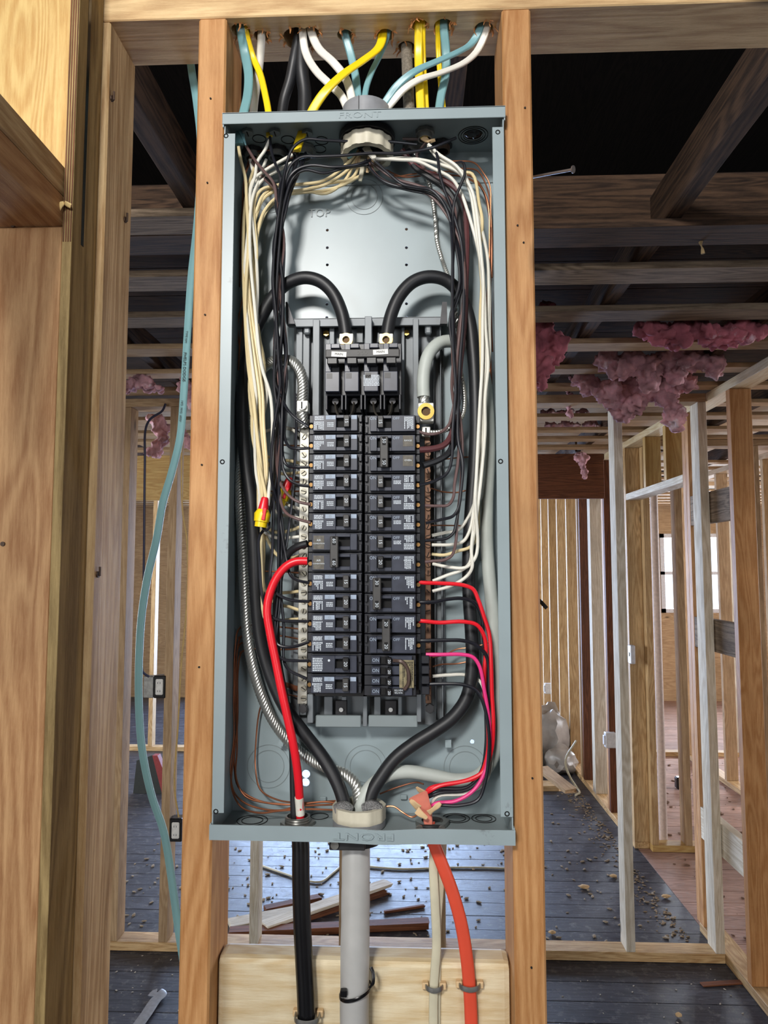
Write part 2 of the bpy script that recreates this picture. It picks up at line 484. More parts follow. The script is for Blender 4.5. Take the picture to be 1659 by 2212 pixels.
shell_wall('wall_back', True, 9.3, -4.6, 5.6, [(-2.4, 0.9, 0.35, 2.42), (3.15, 4.4, 1.1, 2.1)])
shell_wall('wall_left', False, -4.72, -3.8, 9.9, [(3.3, 5.9, 0.85, 2.35)])
shell_wall('wall_right', False, 5.6, -3.8, 9.9, [(3.9, 6.5, 0.85, 2.35)])
shell_wall('wall_behind', True, -3.6, -4.6, 5.6, [(-3.3, -1.5, 1.1, 2.7), (1.7, 3.5, 1.1, 2.7)])

# ceiling: roof deck, joists, straps
ceil_ = empty('ceiling', (0, 0, 0), kind='structure')
for k in range(34):
    x = -4.6 + k * 0.3
    board('roof_board', ceil_, x, x + 0.3, -3.8, 9.9, 3.7, 3.72, 'dark', 'y', 0)
y = 1.80
while y < 9.7:
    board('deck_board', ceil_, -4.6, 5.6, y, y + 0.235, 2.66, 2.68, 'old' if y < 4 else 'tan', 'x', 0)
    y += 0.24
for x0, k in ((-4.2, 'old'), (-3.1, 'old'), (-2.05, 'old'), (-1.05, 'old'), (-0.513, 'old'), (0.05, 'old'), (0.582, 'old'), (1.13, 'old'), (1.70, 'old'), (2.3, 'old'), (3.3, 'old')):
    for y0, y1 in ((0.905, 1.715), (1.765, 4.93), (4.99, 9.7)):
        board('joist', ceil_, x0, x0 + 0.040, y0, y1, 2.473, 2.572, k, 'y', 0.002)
board('cross_beam', ceil_, -4.5, 5.5, 1.72, 1.76, 2.473, 2.60, 'old', 'x')
board('cross_beam', ceil_, -4.5, 5.5, 1.775, 1.813, 2.52, 2.655, 'old', 'x')
straps = []  # straps go from dark near to tan far, window light put into wood colour
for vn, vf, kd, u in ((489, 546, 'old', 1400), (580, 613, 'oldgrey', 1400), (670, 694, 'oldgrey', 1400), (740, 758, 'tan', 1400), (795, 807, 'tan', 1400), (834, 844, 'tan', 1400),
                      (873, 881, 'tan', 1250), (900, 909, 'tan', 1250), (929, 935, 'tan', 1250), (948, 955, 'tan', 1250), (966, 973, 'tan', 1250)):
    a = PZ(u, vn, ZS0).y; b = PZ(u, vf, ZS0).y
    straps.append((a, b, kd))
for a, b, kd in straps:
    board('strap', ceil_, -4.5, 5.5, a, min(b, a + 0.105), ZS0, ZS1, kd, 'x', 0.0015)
a = PZ(350, 467, ZS0).y
board('strap', ceil_, -1.6, -0.475, a, a + 0.09, ZS0, ZS1, 'oldgrey', 'x', 0.0015)
y = 5.4
while y < 9.6:
    board('strap', ceil_, -4.5, 5.5, y, y + 0.09, ZS0, ZS1, 'tan', 'x', 0.0015); y += 0.34

# ---- near wall: header, posts, blocking
wf = empty('wall_front', (0, 0.906, 0), kind='structure')
hdr = board('top_plate', wf, -0.52, 1.6, 0.906, 0.995, ZP0, ZP1 + 0.0, 'header', 'x', 0.0015)
board('top_plate', wf, -0.62, 1.6, 0.906, 0.995, ZP1 + 0.001, ZP1 + 0.039, 'header', 'x', 0.0015)
board('stud', wf, -0.2875, -0.2495, 0.906, 0.995, 0.04, ZP0, 'orange', 'z', 0.0025)
board('stud', wf, 0.1205, 0.1585, 0.906, 0.995, 0.04, ZP0, 'orange', 'z', 0.0025)
board('stud', wf, -0.447, -0.409, 0.906, 0.995, 0.04, ZP0, 'pine', 'z', 0.0025)
board('blocking', wf, -0.2492, 0.1202, 0.941, 0.979, 0.985, PZ(786, 2068, 1.178).z, 'pale', 'x', 0.008)
board('bottom_plate', wf, -0.6, 1.6, 0.906, 0.995, 0.001, 0.039, 'pine', 'x', 0.0015)
# door-side wall running towards the camera
we = empty('wall_side', (-0.43, 0.84, 0), kind='structure')
board('jack_stud', we, -0.520, -0.4315, 0.842, 0.880, 0.001, 2.092, 'ochre', 'z', 0.002)
board('header_plate', we, -0.520, -0.4315, -0.6, 0.880, 2.093, 2.130, 'ochre', 'y', 0.002)
board('header_plate', we, -0.520, -0.4315, -0.6, 0.880, 2.131, 2.168, 'pine', 'y', 0.002)
board('plywood_panel', we, -0.56, -0.4315, 0.850, 0.862, 2.169, 2.62, 'yellow', 'z', 0.0005)
board('stud', we, -0.520, -0.4315, 0.866, 0.904, 2.169, 2.62, 'pine', 'z', 0.002)
edge = board('plywood_sheet', we, -0.4305, -0.4185, 0.838, 0.905, 0.001, 2.66, 'olive', 'z', 0.0005)
m = MB()
for k in range(4): m.box(-0.4295 + k * 0.003, -0.4282 + k * 0.003, 0.8374, 0.8381, 2.07, 2.66)
m.build('ply_line', wood('brown', 'z'), we)
m = MB(); m.box(-0.4186, -0.4181, 0.862, 0.869, 2.077, 2.66); m.build('black_seam_tape', M_BLKPL, we)
sp_ = P(132, 455, 0.835)
m = MB(); m.tube([sp_ + Vector((-.012, .004, -.006)), sp_ + Vector((-.004, -.002, .000)), sp_ + Vector((.005, -.004, .007)), sp_ + Vector((.013, -.002, .004))], 0.0035, 6, flat=0.0008, jit=0.5)
m.build('splinter', plain('pale_splinter', (232, 204, 140), 0.7), we)
# nails
def nail_head(u, v, Y, parent, r=0.0028, mat=None):
    c = P(u, v, Y); m = MB(); m.cyl(c, r, 0.002, 'y', 10); m.build('nail_head', mat or M_RUST, parent)
for u, v, Y in ((28, 487, 0.841), (66, 338, 0.841), (112, 1330, 0.9365)): pass
for u, v in ((28, 487), (30, 430), (6, 1175)): nail_head(u, v, 0.8415, we)
def nail_side(u, v, X, parent):
    d = P(u, v, 1.0) - CAM; c = CAM + d * (X / d.x); m = MB(); m.cyl(c, 0.0042, 0.003, 'x', 10); m.cyl(c + Vector((0.003, 0, 0.004)), 0.0015, 0.012, 'z', 6); m.build('nail_head', M_RUST, parent)
for u, v in ((241, 213), (270, 475), (211, 1241)): nail_side(u, v, -0.4085, wf)
for u, v in ((455, 213), (448, 395), (443, 680), (1134, 233), (1131, 524), (1118, 487), (436, 1004), (430, 1441), (1150, 1681), (1148, 2090), (192, 490), (172, 1000), (171, 1192)):
    nail_head(u, v, 0.9055, wf, 0.0012, M_SLOT)

# bored holes in the header with splintered rims
holes = [(520, 66, .013), (565, 78, .011), (645, 84, .022), (672, 72, .012), (745, 76, .011), (832, 76, .012), (878, 102, .012), (905, 55, .012), (958, 56, .013), (1045, 62, .013)]
hc = []
for u, v, r in holes:
    c = PZ(u, v, ZP0); c.y = min(max(c.y, 0.925), 0.975); hc.append((c.x, c.y, r))
cut(hdr, [((x, y_, ZP0 + 0.02), r, 0.08, 'z') for x, y_, r in hc])
for x, y_, r in hc:
    m = MB()
    for k in range(11):
        a = rnd(0, 6.28); rr = r * rnd(0.95, 1.25)
        p = Vector((x + rr * math.cos(a), y_ + rr * math.sin(a), ZP0 + 0.001))
        q = p + Vector((rnd(-.006, .006), rnd(-.004, .004), -rnd(.002, .011)))
        m.tube([p, (p + q) / 2 + Vector((rnd(-.002, .002), 0, 0)), q], rnd(.0008, .0022), 4, sub=1, taper=lambda s: 1 - 0.8 * s)
    o = m.build('splinters', M_SPLINT, hdr); o['kind'] = 'stuff'

# nail sticking out beyond the brown-bar-side post
n0, n1 = P(1152, 382, 1.0), P(1238, 366, 0.96)
m = MB(); m.tube([n0, n1], 0.0021, 10); d = (n1 - n0).normalized()
m2 = bmesh.ops.create_cone(m.bm, cap_ends=True, segments=14, radius1=0.0052, radius2=0.0052, depth=0.0015, matrix=Matrix.Translation(n1) @ d.to_track_quat('Z', 'Y').to_matrix().to_4x4())
tag(m.build('long_nail', M_NAIL, None, True), 'long bright nail poking out of the back of the stud beside the panel', 'nail')
m = MB(); m.tube([P(1158, 1292, .985), P(1168, 1300, .985), P(1181, 1314, .985)], 0.0026, 6, flat=.001)
tag(m.build('bent_nail', M_SLOT, None), 'dark bent nail tip poking out behind the stud at mid height', 'nail')

# ---- cross wall behind (studs at 16 inch centres)
wb = empty('wall_middle', (0, YB0, 0), kind='structure')
board('bottom_plate', wb, -4.5, XC + 0.0, YB0, YB1, 0.001, 0.039, 'pine', 'x', 0.0015)
board('top_plate', wb, -4.5, XC + 0.0, YB0, YB1, ZP0, ZP1, 'tan', 'x', 0.0015)
bs = [(-3.52, 'tan'), (-3.11, 'tan'), (-2.70, 'tan'), (-2.29, 'tan'), (-1.88, 'tan'), (-1.38, 'tan'), (-1.338, 'tan')]
for u in (348,): pass
for x, k in bs: board('stud', wb, x, x + 0.038, YB0, YB1, 0.04, ZP0 - 0.001, k, 'z', 0.0015)
for u, k in ((348, 'tan'), (547, 'whitewood'), (742, 'tan'), (953, 'tan')):
    x = PZ(u, 2040, 0.04).x - 0.019
    board('stud', wb, x, x + 0.038, YB0, YB1, 0.04, ZP0 - 0.001, k, 'z', 0.0015)
for u in (1361,):
    x = PZ(u, 2053, 0.04).x - 0.019
    board('stud', wb, x, x + 0.038, YB0, YB1, 0.04, ZP0 - 0.001, 'whitewood', 'z', 0.0015)
board('stud', wb, XC - 0.038, XC, YB0, YB1, 0.04, ZP0 - 0.001, 'whitewood', 'z', 0.0015)

# ---- hall wall running away from the camera
wc = empty('wall_hall', (XC, 3, 0), kind='structure')
X1 = XC + 0.089
for a_, b_ in ((1.2, 3.50), (4.47, 9.6)): board('bottom_plate', wc, XC + .001, X1, a_, b_, 0.001, 0.039, 'pine', 'y', 0.0015)
board('top_plate', wc, XC + .001, X1, 1.0, 9.6, ZP0, ZP1, 'pale', 'y', 0.0015)
for y_, k in ((2.20, 'orange'), (2.60, 'orange'), (2.985, 'orange'), (3.45, 'ochre'), (3.49, 'ochre')):
    board('stud', wc, XC + .001, X1, y_, y_ + 0.038, 0.04, ZP0 - .001, k, 'z', 0.0015)
ys = [(4.47, 'pine'), (4.98, 'brown'), (5.02, 'ochre'), (5.38, 'whitewood'), (5.42, 'whitewood'), (5.72, 'brown'), (5.80, 'tan')] + [(6.2 + 0.4 * k, 'pine') for k in range(9)]
for y_, k in ys: board('stud', wc, XC + .001, X1, y_, y_ + 0.038, 0.04, ZP0 - .001, k, 'z', 0.0015)
# door header of the doorway with short studs above
board('door_header', wc, XC + .001, X1, 3.53, 4.468, 2.085, 2.123, 'whitewood', 'y', 0.0015)
for y_ in (3.75, 4.08): board('cripple_stud', wc, XC + .001, X1, y_, y_ + 0.038, 2.124, ZP0 - .001, 'yellow', 'z', 0.0015)
for z0 in (1.868, 1.302, 0.435):
    board('blocking', wc, XC + .002, XC + 0.040, 3.025, 3.448, z0, z0 + 0.139, 'whitewood' if z0 < 1 else 'oldgrey', 'y', 0.0015)
# ---- wall past the doorway, seen through it
wd = empty('wall_room', (2, 4.43, 0), kind='structure')
board('bottom_plate', wd, X1 + .001, 4.6, 4.42, 4.509, 0.001, 0.039, 'yellow', 'x', 0.0015)
board('top_plate', wd, X1 + .001, 4.6, 4.42, 4.509, ZP0, ZP1, 'tan', 'x', 0.0015)
for x, k in ((X1 + 0.001, 'pine'), (1.60, 'tan'), (2.03, 'yellow'), (2.07, 'tan'), (2.44, 'tan'), (2.85, 'tan'), (3.26, 'yellow'), (3.67, 'tan')):
    board('stud', wd, x, x + 0.038, 4.42, 4.509, 0.04, ZP0 - .001, k, 'z', 0.0015)
# ---- the far framing
wg = empty('wall_far', (0, 6.6, 0), kind='structure')
for a_, b_ in ((-4.5, 0.95), (X1 + .001, 5.4)):
    board('bottom_plate', wg, a_, b_, 6.6, 6.689, 0.001, 0.039, 'pine', 'x', 0.0015)
    board('top_plate', wg, a_, b_, 6.6, 6.689, ZP0, ZP1, 'tan', 'x', 0.0015)
x = -4.45; k = 0
while x < 5.3:
    if x < 0.9 or x > X1 + 0.05:
        board('stud', wg, x, x + 0.038, 6.6, 6.689, 0.04, ZP0 - .001, ('tan', 'pine', 'whitewood', 'ochre')[k % 4], 'z', 0.0015)
    x += 0.405; k += 1
# partition across the far room, wide faces to the camera
wh = empty('wall_closet', (2.5, 5.6, 0), kind='structure')
board('bottom_plate', wh, 2.40, 2.489, 4.52, 6.59, 0.001, 0.039, 'pine', 'y', 0.0015)
board('top_plate', wh, 2.40, 2.489, 4.52, 6.59, ZP0, ZP1, 'tan', 'y', 0.0015)
for k in range(6):
    y_ = 4.6 + k * 0.38; board('stud', wh, 2.40, 2.489, y_, y_ + 0.038, 0.04, ZP0 - .001, ('tan', 'pine', 'tan')[k % 3], 'z', 0.0015)
# deep beam over the hall mouth
za = P(1270, 1077, 4.95).z
bm_ = empty('wall_beam', (0, 4.95, za), kind='structure')
board('beam_ply', bm_, -4.5, XC - 0.002, 4.94, 4.978, za, 2.4515, 'brown', 'x', 0.002)
x0, x1 = P(313, 1000, 4.9).x, P(372, 1000, 4.9).x
board('pale_beam_ply', bm_, -4.5, -1.0, 4.90, 4.938, za - 0.005, 2.4515, 'yellow', 'x', 0.002)

# ================================================================== ELECTRICAL PANEL
BX0, BX1, BZ0, BZ1 = -0.2465, 0.1195, 1.341, 2.265
YF, YK = 0.894, 0.989
T = 0.0015
pan = empty('electrical_panel', (-0.0635, 0.94, BZ0), label='tall open grey steel electrical panel enclosure screwed between two orange studs', cat='electrical panel')
bp_ = MB().box(BX0, BX1, YK, YK + T, BZ0, BZ1).build('back_plate', M_STEEL, pan)
sh = [(707, 497), (878, 495), (707, 535), (878, 535), (707, 572), (878, 572), (706, 657), (878, 656), (706, 686), (878, 686)]
cs = []
for u, v in sh: c = P(u, v, YK); cs.append(((c.x, c.y, c.z), 0.0021, 0.02, 'y'))
for u, v in ((670, 408), (661, 1672), (660, 1690), (1020, 1602), (1072, 1570)): c = P(u, v, YK); cs.append(((c.x, c.y, c.z), 0.0055 if v > 1600 and u < 700 else 0.0028, 0.02, 'y'))
cut(bp_, cs)
MB().box(BX0, BX0 + T, YF, YK, BZ0, BZ1).build('side_wall', M_STEEL, pan)
MB().box(BX1 - T, BX1, YF, YK, BZ0, BZ1).build('side_wall', M_STEEL, pan)
tp = MB().box(BX0 + T, BX1 - T, YF + T, YK, BZ1 - T, BZ1).build('top_wall', M_STEEL, pan)
ko = P(1022, 292, 0.0); d = RM @ Vector(((1022 - 829.5) / FPX, -(292 - 1106) / FPX, -1)); kc = CAM + d * ((BZ1 - T - CAM.z) / d.z)
bt = MB().box(BX0 + T, BX1 - T, YF + T, YK, BZ0, BZ0 + T).build('bottom_wall', M_STEELD, pan)
cut(tp, [((kc.x, kc.y, BZ1), 0.0125, 0.02, 'z')])
for x0 in (BX0, BX1 - 0.0150):
    f = MB().box(x0, x0 + 0.0150, YF - T, YF, BZ0 + 0.030, BZ1 - 0.026, 0.0004).build('front_flange', M_STEEL, pan)
    cz = [P(489, 295, YF), P(481, 998, YF), P(467, 1752, YF)] if x0 == BX0 else [P(1075, 287, YF), P(1081, 997, YF), P(1095, 1757, YF)]
    for c in cz:
        MB().lathe([(0.0028, -0.0006), (0.0032, 0), (0.0018, 0.0002), (0.0012, 0.001)], (c.x, YF - T - 0.0003, c.z), 'y', 16).build('screw_hole', M_SLOT, pan, True)
lp = MB().box(BX0 - 0.002, BX1 + 0.002, YF - 0.004, YF - 0.0025, BZ1 - 0.0145, BZ1 + 0.001, 0.0005).box(BX0 - .002, BX1 + .002, YF - .004, YF + 0.002, BZ1 - 0.0004, BZ1 + 0.001).build('top_lip', M_STEEL, pan)
# bottom lip, a little buckled under the big connector
m = MB(); n = 40
for k in range(n):
    pass
vs0 = []
for k in range(n + 1):
    x = BX0 - 0.002 + (BX1 - BX0 + 0.004) * k / n
    b1 = math.exp(-((x + 0.04) / 0.035) ** 2) * 0.002; dz = -b1 - 0.0012 * (k / n)
    vs0.append([m.bm.verts.new((x, YF - 0.004 - b1 * 0.6, BZ0 + 0.017 + dz * 1.3)), m.bm.verts.new((x, YF - 0.004, BZ0 - 0.001 + dz)), m.bm.verts.new((x, YF - 0.0022, BZ0 - 0.001 + dz)), m.bm.verts.new((x, YF - 0.0022 - b1 * .6, BZ0 + 0.017 + dz * 1.3))])
for A, B in zip(vs0, vs0[1:]):
    for j in range(4): m.bm.faces.new((A[j], B[j], B[(j + 1) % 4], A[(j + 1) % 4]))
m.bm.faces.new(vs0[0]); m.bm.faces.new(vs0[-1])
m.box(BX0 - .002, BX1 + .002, YF - .0022, YF + 0.003, BZ0 - 0.0006, BZ0 + 0.0002)
m.build('bottom_lip', M_STEEL, pan)
for sx in (BX0 - 0.0015, BX1):
    MB().box(sx, sx + 0.0015, YF - 0.003, YF + 0.01, BZ0, BZ0 + 0.018).build('corner_tab', M_STEEL, pan)
    MB().box(sx, sx + 0.0015, YF - 0.003, YF + 0.01, BZ1 - 0.018, BZ1).build('corner_tab', M_STEEL, pan)
MB().box(BX0 + T, BX1 - T, YK - 0.0015, YK, BZ1 - 0.048, BZ1 - 0.047).build('back_seam', M_STEELD, pan)

def kring(c, r, axis, mat=M_STEELD, w=0.0007, h=0.0008):
    return MB().ring(c, r, r - w, h, axis, 40).build('knockout_ring', mat, pan, True)
for u, v, rs in ((787, 425, (.0268, .0190)), (580, 1655, (.0290, .0215)), (790, 1655, (.0285, .0215)), (1005, 1658, (.0290, .0215)), (585, 430, (.021, .014))):
    c = P(u, v, YK)
    for r in rs: kring((c.x, YK - 0.0004, c.z), r, 'y')
for k, r in enumerate((0.0135, 0.017, 0.0205)): kring((kc.x, kc.y, BZ1 - T - .0004), r, 'z', M_SLOT)
m = MB(); r = bmesh.ops.create_icosphere(m.bm, subdivisions=3, radius=.0135)
for q in r['verts']: q.co = Vector((kc.x, kc.y, BZ1 + .004)) + Vector((q.co.x, q.co.y, q.co.z * .35)) * (1 + .35 * noise.noise(q.co * 300))
m.build('dark_stuffing', M_BLKPL, pan)
def on_top(u, v):
    d = RM @ Vector(((u - 829.5) / FPX, -(v - 1106) / FPX, -1)); return CAM + d * ((BZ1 - T - 0.0005 - CAM.z) / d.z)
def on_bot(u, v):
    d = RM @ Vector(((u - 829.5) / FPX, -(v - 1106) / FPX, -1)); return CAM + d * ((BZ0 + T + 0.0005 - CAM.z) / d.z)
for u, v in ((560, 300), (622, 302), (695, 304), (690, 322)): kring(tuple(on_top(u, v)), 0.0095, 'z', M_SLOT)
for u, v, r in ((545, 1772, .020), (545, 1772, .014), (690, 1763, .012), (985, 1767, .018), (985, 1767, .013), (1045, 1768, .016), (1045, 1768, .011)): kring(tuple(on_bot(u, v)), r, 'z', M_SLOT)
# vent-like lettering
text('embossed_lettering', 'TOP', 0.0165, P(690, 461, YK - 0.0008) + Vector((0, 0, 0)), M_STEELD, pan, 0, 0.0006)
text('embossed_lettering', 'FRONT', 0.0115, (P(787, 257, YF).x - .006, YF - 0.0042, BZ1 - 0.0072), M_STEEL, pan, 0, 0.0004, 1.5)
text('embossed_lettering', 'FRONT', 0.012, (P(787, 1798, YF).x, YF - 0.0056, BZ0 + 0.0065), M_STEEL, pan, 180, 0.0005, 1.9)
# knocked-up tabs
for u, v in ((607, 1606), (968, 1607)):
    c = P(u, v, 0.975); MB().prism([(c.x - .004, c.z - .002), (c.x + .003, c.z - .003), (c.x + .006, c.z + .012), (c.x + .003, c.z + .020)] if u < 700 else [(c.x - .004, c.z - .004), (c.x + .004, c.z - .004), (c.x + .004, c.z + .006), (c.x - .004, c.z + .006)], 0.972, 0.976).build('pressed_tab', M_STEEL, pan)
for u, v in ((698, 1726), (872, 1722)):
    c = P(u, v, 0.986); MB().box(c.x - .0045, c.x + .0045, 0.984, 0.989, c.z - .003, c.z + .003, .001).build('pressed_tab', M_STEEL, pan)

# ---- bus assembly
def V(u, v, Y): return P(u, v, Y)
bus = empty('bus_assembly', (-0.06, 0.975, 1.50), label='grey ribbed metal bus pan carrying the breakers inside the panel', cat='bus pan')
a = V(636, 690, .982); b = V(962, 1565, .982)
MB().box(a.x, b.x, .980, .984, b.z, a.z).build('pan_plate', M_BUS, bus)
for u0, u1, v0, v1, Yf in ((676, 689, 690, 900, .952), (788, 803, 683, 745, .940), (892, 905, 688, 930, .952), (640, 646, 700, 1560, .966), (654, 662, 702, 1545, .970), (936, 942, 735, 1560, .966), (950, 958, 702, 1560, .966),
                           (712, 722, 700, 760, .966), (867, 874, 705, 900, .968), (770, 784, 700, 740, .970), (815, 820, 700, 740, .970)):
    A = V(u0, v0, Yf); B = V(u1, v1, Yf)
    MB().box(A.x, B.x, Yf, .980, B.z, A.z, .0006).build('rail', M_BUS, bus)
A = V(624, 690, .958); B = V(966, 703, .958)
MB().box(A.x, B.x, .955, .960, B.z, A.z, .0005).box(A.x, B.x, .955, .988, A.z - .0012, A.z).build('upper_bracket', M_BUS, bus)
for pl in ([(618, 655), (622, 655), (638, 702), (620, 702)], [(955, 655), (965, 655), (966, 702), (950, 702)]):
    MB().prism([(V(u, v, .95).x, V(u, v, .95).z) for u, v in pl], .945, .956).build('bracket_end', M_DARKM, bus)
for u, v in ((705, 721), (878, 720)):
    c = V(u, v, .975); MB().cyl(c, .0042, .006, 'y', 6).build('hex_screw', M_BRASS, bus)
for u in (662, 924):
    A = V(u - 6, 702, .962); B = V(u + 8, 722, .962); MB().box(A.x, B.x, .960, .97, B.z, A.z, .002).build('hanging_tab', M_BUS, bus)
for u0, u1 in ((682, 780), (796, 902)):
    A = V(u0, 1545, .955); B = V(u1, 1571, .955)
    MB().box(A.x, B.x, .953, .960, B.z, A.z, .001).build('lower_bracket', M_STEELD, bus)
for u0, u1, v0, v1, Yf in ((664, 676, 1500, 1562, .945), (900, 910, 1500, 1560, .945), (784, 793, 1500, 1570, .950), (700, 718, 1505, 1545, .965), (738, 748, 1505, 1545, .965), (808, 822, 1505, 1545, .965), (860, 868, 1505, 1545, .965)):
    A = V(u0, v0, Yf); B = V(u1, v1, Yf); MB().box(A.x, B.x, Yf, .980, B.z, A.z, .0006).build('rail', M_BUS, bus)
for u in (737, 844):
    c = V(u, 1533, .963); MB().cyl(c, .0028, .003, 'y', 14).build('hole_disc', M_LABEL, bus)  # white disc drawn in place of a hole, brightness put into its colour
    A = V(u - 13, 1512, .966); B = V(u + 13, 1546, .966); MB().box(A.x, B.x, .964, .97, B.z, A.z, .001).build('latch_plate', M_DARKM, bus)
A = V(676, 900, .95); B = V(905, 1505, .95)
MB().box(A.x, B.x, .950, .979, B.z, A.z).build('breaker_rack', M_HBLK, bus)

# ---- neutral bars
def neutral_bar(u0, u1, v0, v1, screws, big, mat, smat, label, bY=.945):
    A = V(u0, v0, bY); B = V(u1, v1, bY)
    t = empty('neutral_bar', ((A.x + B.x) / 2, bY + .004, B.z), label=label, cat='neutral bar')
    MB().box(A.x, B.x, bY, bY + .009, B.z, A.z, .0006).build('bar', mat, t)
    me = None
    for k, v in enumerate(screws):
        c = V((u0 + u1) / 2, v, bY - .0012); ang = rnd(0, 3.14)
        m = MB(); m.cyl((0, 0, 0), .0036, .0026, 'y', 14)
        o = m.build('terminal_screw', smat, t, origin=(0, 0, 0)); o.location = c - wloc(t)
        if me is None: me = o.data
        else: o.data = me
        s = MB(); s.box(-.0031, .0031, -.0004, .0003, -.0005, .0005); so = s.build('slot', M_SLOT, o, origin=(0, 0, 0)); so.location = (0, -.0013, 0); so.rotation_euler = (0, ang, 0)
    c = V((u0 + u1) / 2 + big[0], big[1], bY - .004)
    MB().cyl(c, .0062, .009, 'y', 6).cyl(c + Vector((0, -.004, 0)), .005, .004, 'y', 16).build('mounting_screw', M_DARKM, t)
    return t
LS = [923, 943, 963, 982, 1001, 1021, 1040, 1061, 1080, 1100, 1120, 1140, 1159, 1179, 1200, 1218, 1239, 1260, 1280, 1299, 1320, 1341, 1361, 1383, 1403, 1423, 1444, 1467, 1487, 1508]
RS = [958, 980, 1000, 1018, 1037, 1058, 1077, 1097, 1117, 1137, 1157, 1177, 1198, 1219, 1237, 1256, 1277, 1299, 1319, 1341, 1360, 1382, 1402, 1421, 1443, 1466, 1487, 1507]
neutral_bar(648, 663, 906, 1521, LS, (0, 1530), M_BAR, M_SCREW, 'long bright steel neutral bar with slotted screws beside the breakers')
neutral_bar(917, 932, 938, 1520, RS, (4, 1530), M_BARB, M_BARB, 'long brown tarnished neutral bar with slotted screws beside the breakers')

# ---- lugs
def lug(u, v, Y, w_, h_, scr, label, brass=False):
    c = V(u, v, Y)
    t = empty('cable_lug', c, label=label, cat='lug')
    MB().box(c.x - w_ / 2, c.x + w_ / 2, Y, Y + .02, c.z - h_ / 2, c.z + h_ / 2, .001).build('lug_body', M_ALUW, t)
    if brass:
        MB().lathe([(scr, -.003), (scr, .003), (scr * .62, .003), (scr * .56, -.003)], (c.x, Y - .002, c.z), 'y', 28).build('socket_screw', M_BRASS, t, True)
        MB().cyl((c.x, Y - .0005, c.z), scr * .6, .001, 'y', 6).build('socket', plain('socket_dark', (70, 50, 24), .5, .6), t)
    else:
        MB().cyl((c.x, Y - .002, c.z), scr, .005, 'y', 20).build('slotted_screw', M_ALUW, t)
        s = MB(); s.box(c.x - .0009, c.x + .0009, Y - .005, Y - .0042, c.z - scr * .8, c.z + scr * .8); s.build('slot', M_SLOT, t)
    return t
lug(653, 877, .930, .0150, .0150, .0058, 'small white metal lug with slotted screw below the bare aluminium cable')
lug(920, 890, .925, .0205, .0245, .0108, 'large bright lug with brass socket screw under the pale grey cable', True)
lug(920, 932, .935, .0120, .0130, .0050, 'small bright lug with slotted screw atop the brown neutral bar')
lug(748, 736, .925, .0185, .0200, .0088, 'bright main lug with brass screw gripping the black cable on the steel-bar side', True)
lug(834, 736, .925, .0185, .0200, .0088, 'bright main lug with brass screw gripping the black cable on the brown-bar side', True)

# ---- main breaker
mz1, mz0 = V(786, 738, .905).z, V(786, 852, .905).z
mx0, mx1 = V(702, 800, .905).x, V(868, 800, .905).x
mb = empty('main_breaker', ((mx0 + mx1) / 2, .92, mz0), label='wide black four-pole main breaker with one long handle bar', cat='circuit breaker')
MB().box(mx0, mx1, .912, .955, mz0, mz1, .0012).build('body', M_BLK, mb)
W4 = (mx1 - mx0) / 4
for k in range(4):
    x = mx0 + W4 * k
    m = MB(); m.box(x + .0012, x + W4 - .0052, .897, .913, mz0 + .002, mz0 + .028, .0008)
    m.box(x + .0012, x + .0085, .899, .913, mz0 + .028, mz1 - .004, .0006); m.box(x + .0085, x + W4 - .0052, .899, .913, mz1 - .010, mz1 - .004, .0006)
    m.build('pole_face', M_BLK2, mb)
    MB().box(x + .0085, x + W4 - .006, .902, .913, mz0 + .028, mz0 + .036).build('pole_step', M_BLK, mb)
    MB().box(x + .0030, x + .0105, .8968, .8972, mz0 + .019, mz0 + .026).build('number_window', M_HBLK, mb)
    # lower jaws and spring straps
    MB().box(x + .0010, x + .0035, .905, .950, mz0 - .020, mz0, .0008).box(x + W4 - .0040, x + W4 - .0012, .905, .950, mz0 - .020, mz0, .0008).build('terminal_jaw', M_BLK, mb)
    MB().box(x + .0035, x + W4 - .0040, .925, .950, mz0 - .019, mz0).build('jaw_recess', M_SLOT, mb)
    cx = x + W4 / 2
    MB().cyl((cx, .920, mz0 - .006), .0042, .006, 'y', 14).build('strap_screw', M_DARKM, mb)
for k in (0, 2):
    x = mx0 + W4 * k
    pts = [(x + W4 * .5, .917, mz0 - .008), (x + W4 * .5 + .002, .917, mz0 - .020), (x + W4 * .75, .917, mz0 - .026), (x + W4 * 1.25, .917, mz0 - .026), (x + W4 * 1.5 - .002, .917, mz0 - .020), (x + W4 * 1.5, .917, mz0 - .008)]
    MB().tube(pts, .0050, 8, flat=.0010, wide=Vector((0.2, 1, 0.1)), sub=5).build('contact_strap', M_BARC, mb, True)
bz = V(786, 766, .89).z
hb = MB().box(mx0 + .0030, mx1 - .0025, .884, .892, bz - .0050, bz + .0055, .001).build('handle_bar', M_HANDLE, mb)
for k in range(4):
    x = mx0 + W4 * k; MB().box(x + .005, x + .018, .886, .905, bz - .0130, bz - .003, .001).build('handle_foot', M_HBLK, hb)
text('rating_number', '200', .0068, (V(783, 763, .884).x, .8838, bz), plain('faint_print', (96, 95, 92), .6), hb, 0, .0001, 1.3)
for u, v, rl in ((732, 765, -3), (822, 760, 3)):
    c = V(u, v, .883)
    l = MB().box(-.0095, .0095, -.0002, .0002, -.0033, .0033).build('paper_label', M_LABEL, hb, origin=(0, 0, 0)); l.location = Vector((c.x, .8835, c.z)) - wloc(hb); l.rotation_euler = (0, math.radians(-rl if rl > 0 else -rl), 0)
    tx = text('label_text', 'MAIN', .0042, (c.x, .8831, c.z), M_INK, hb, -rl, .00005)
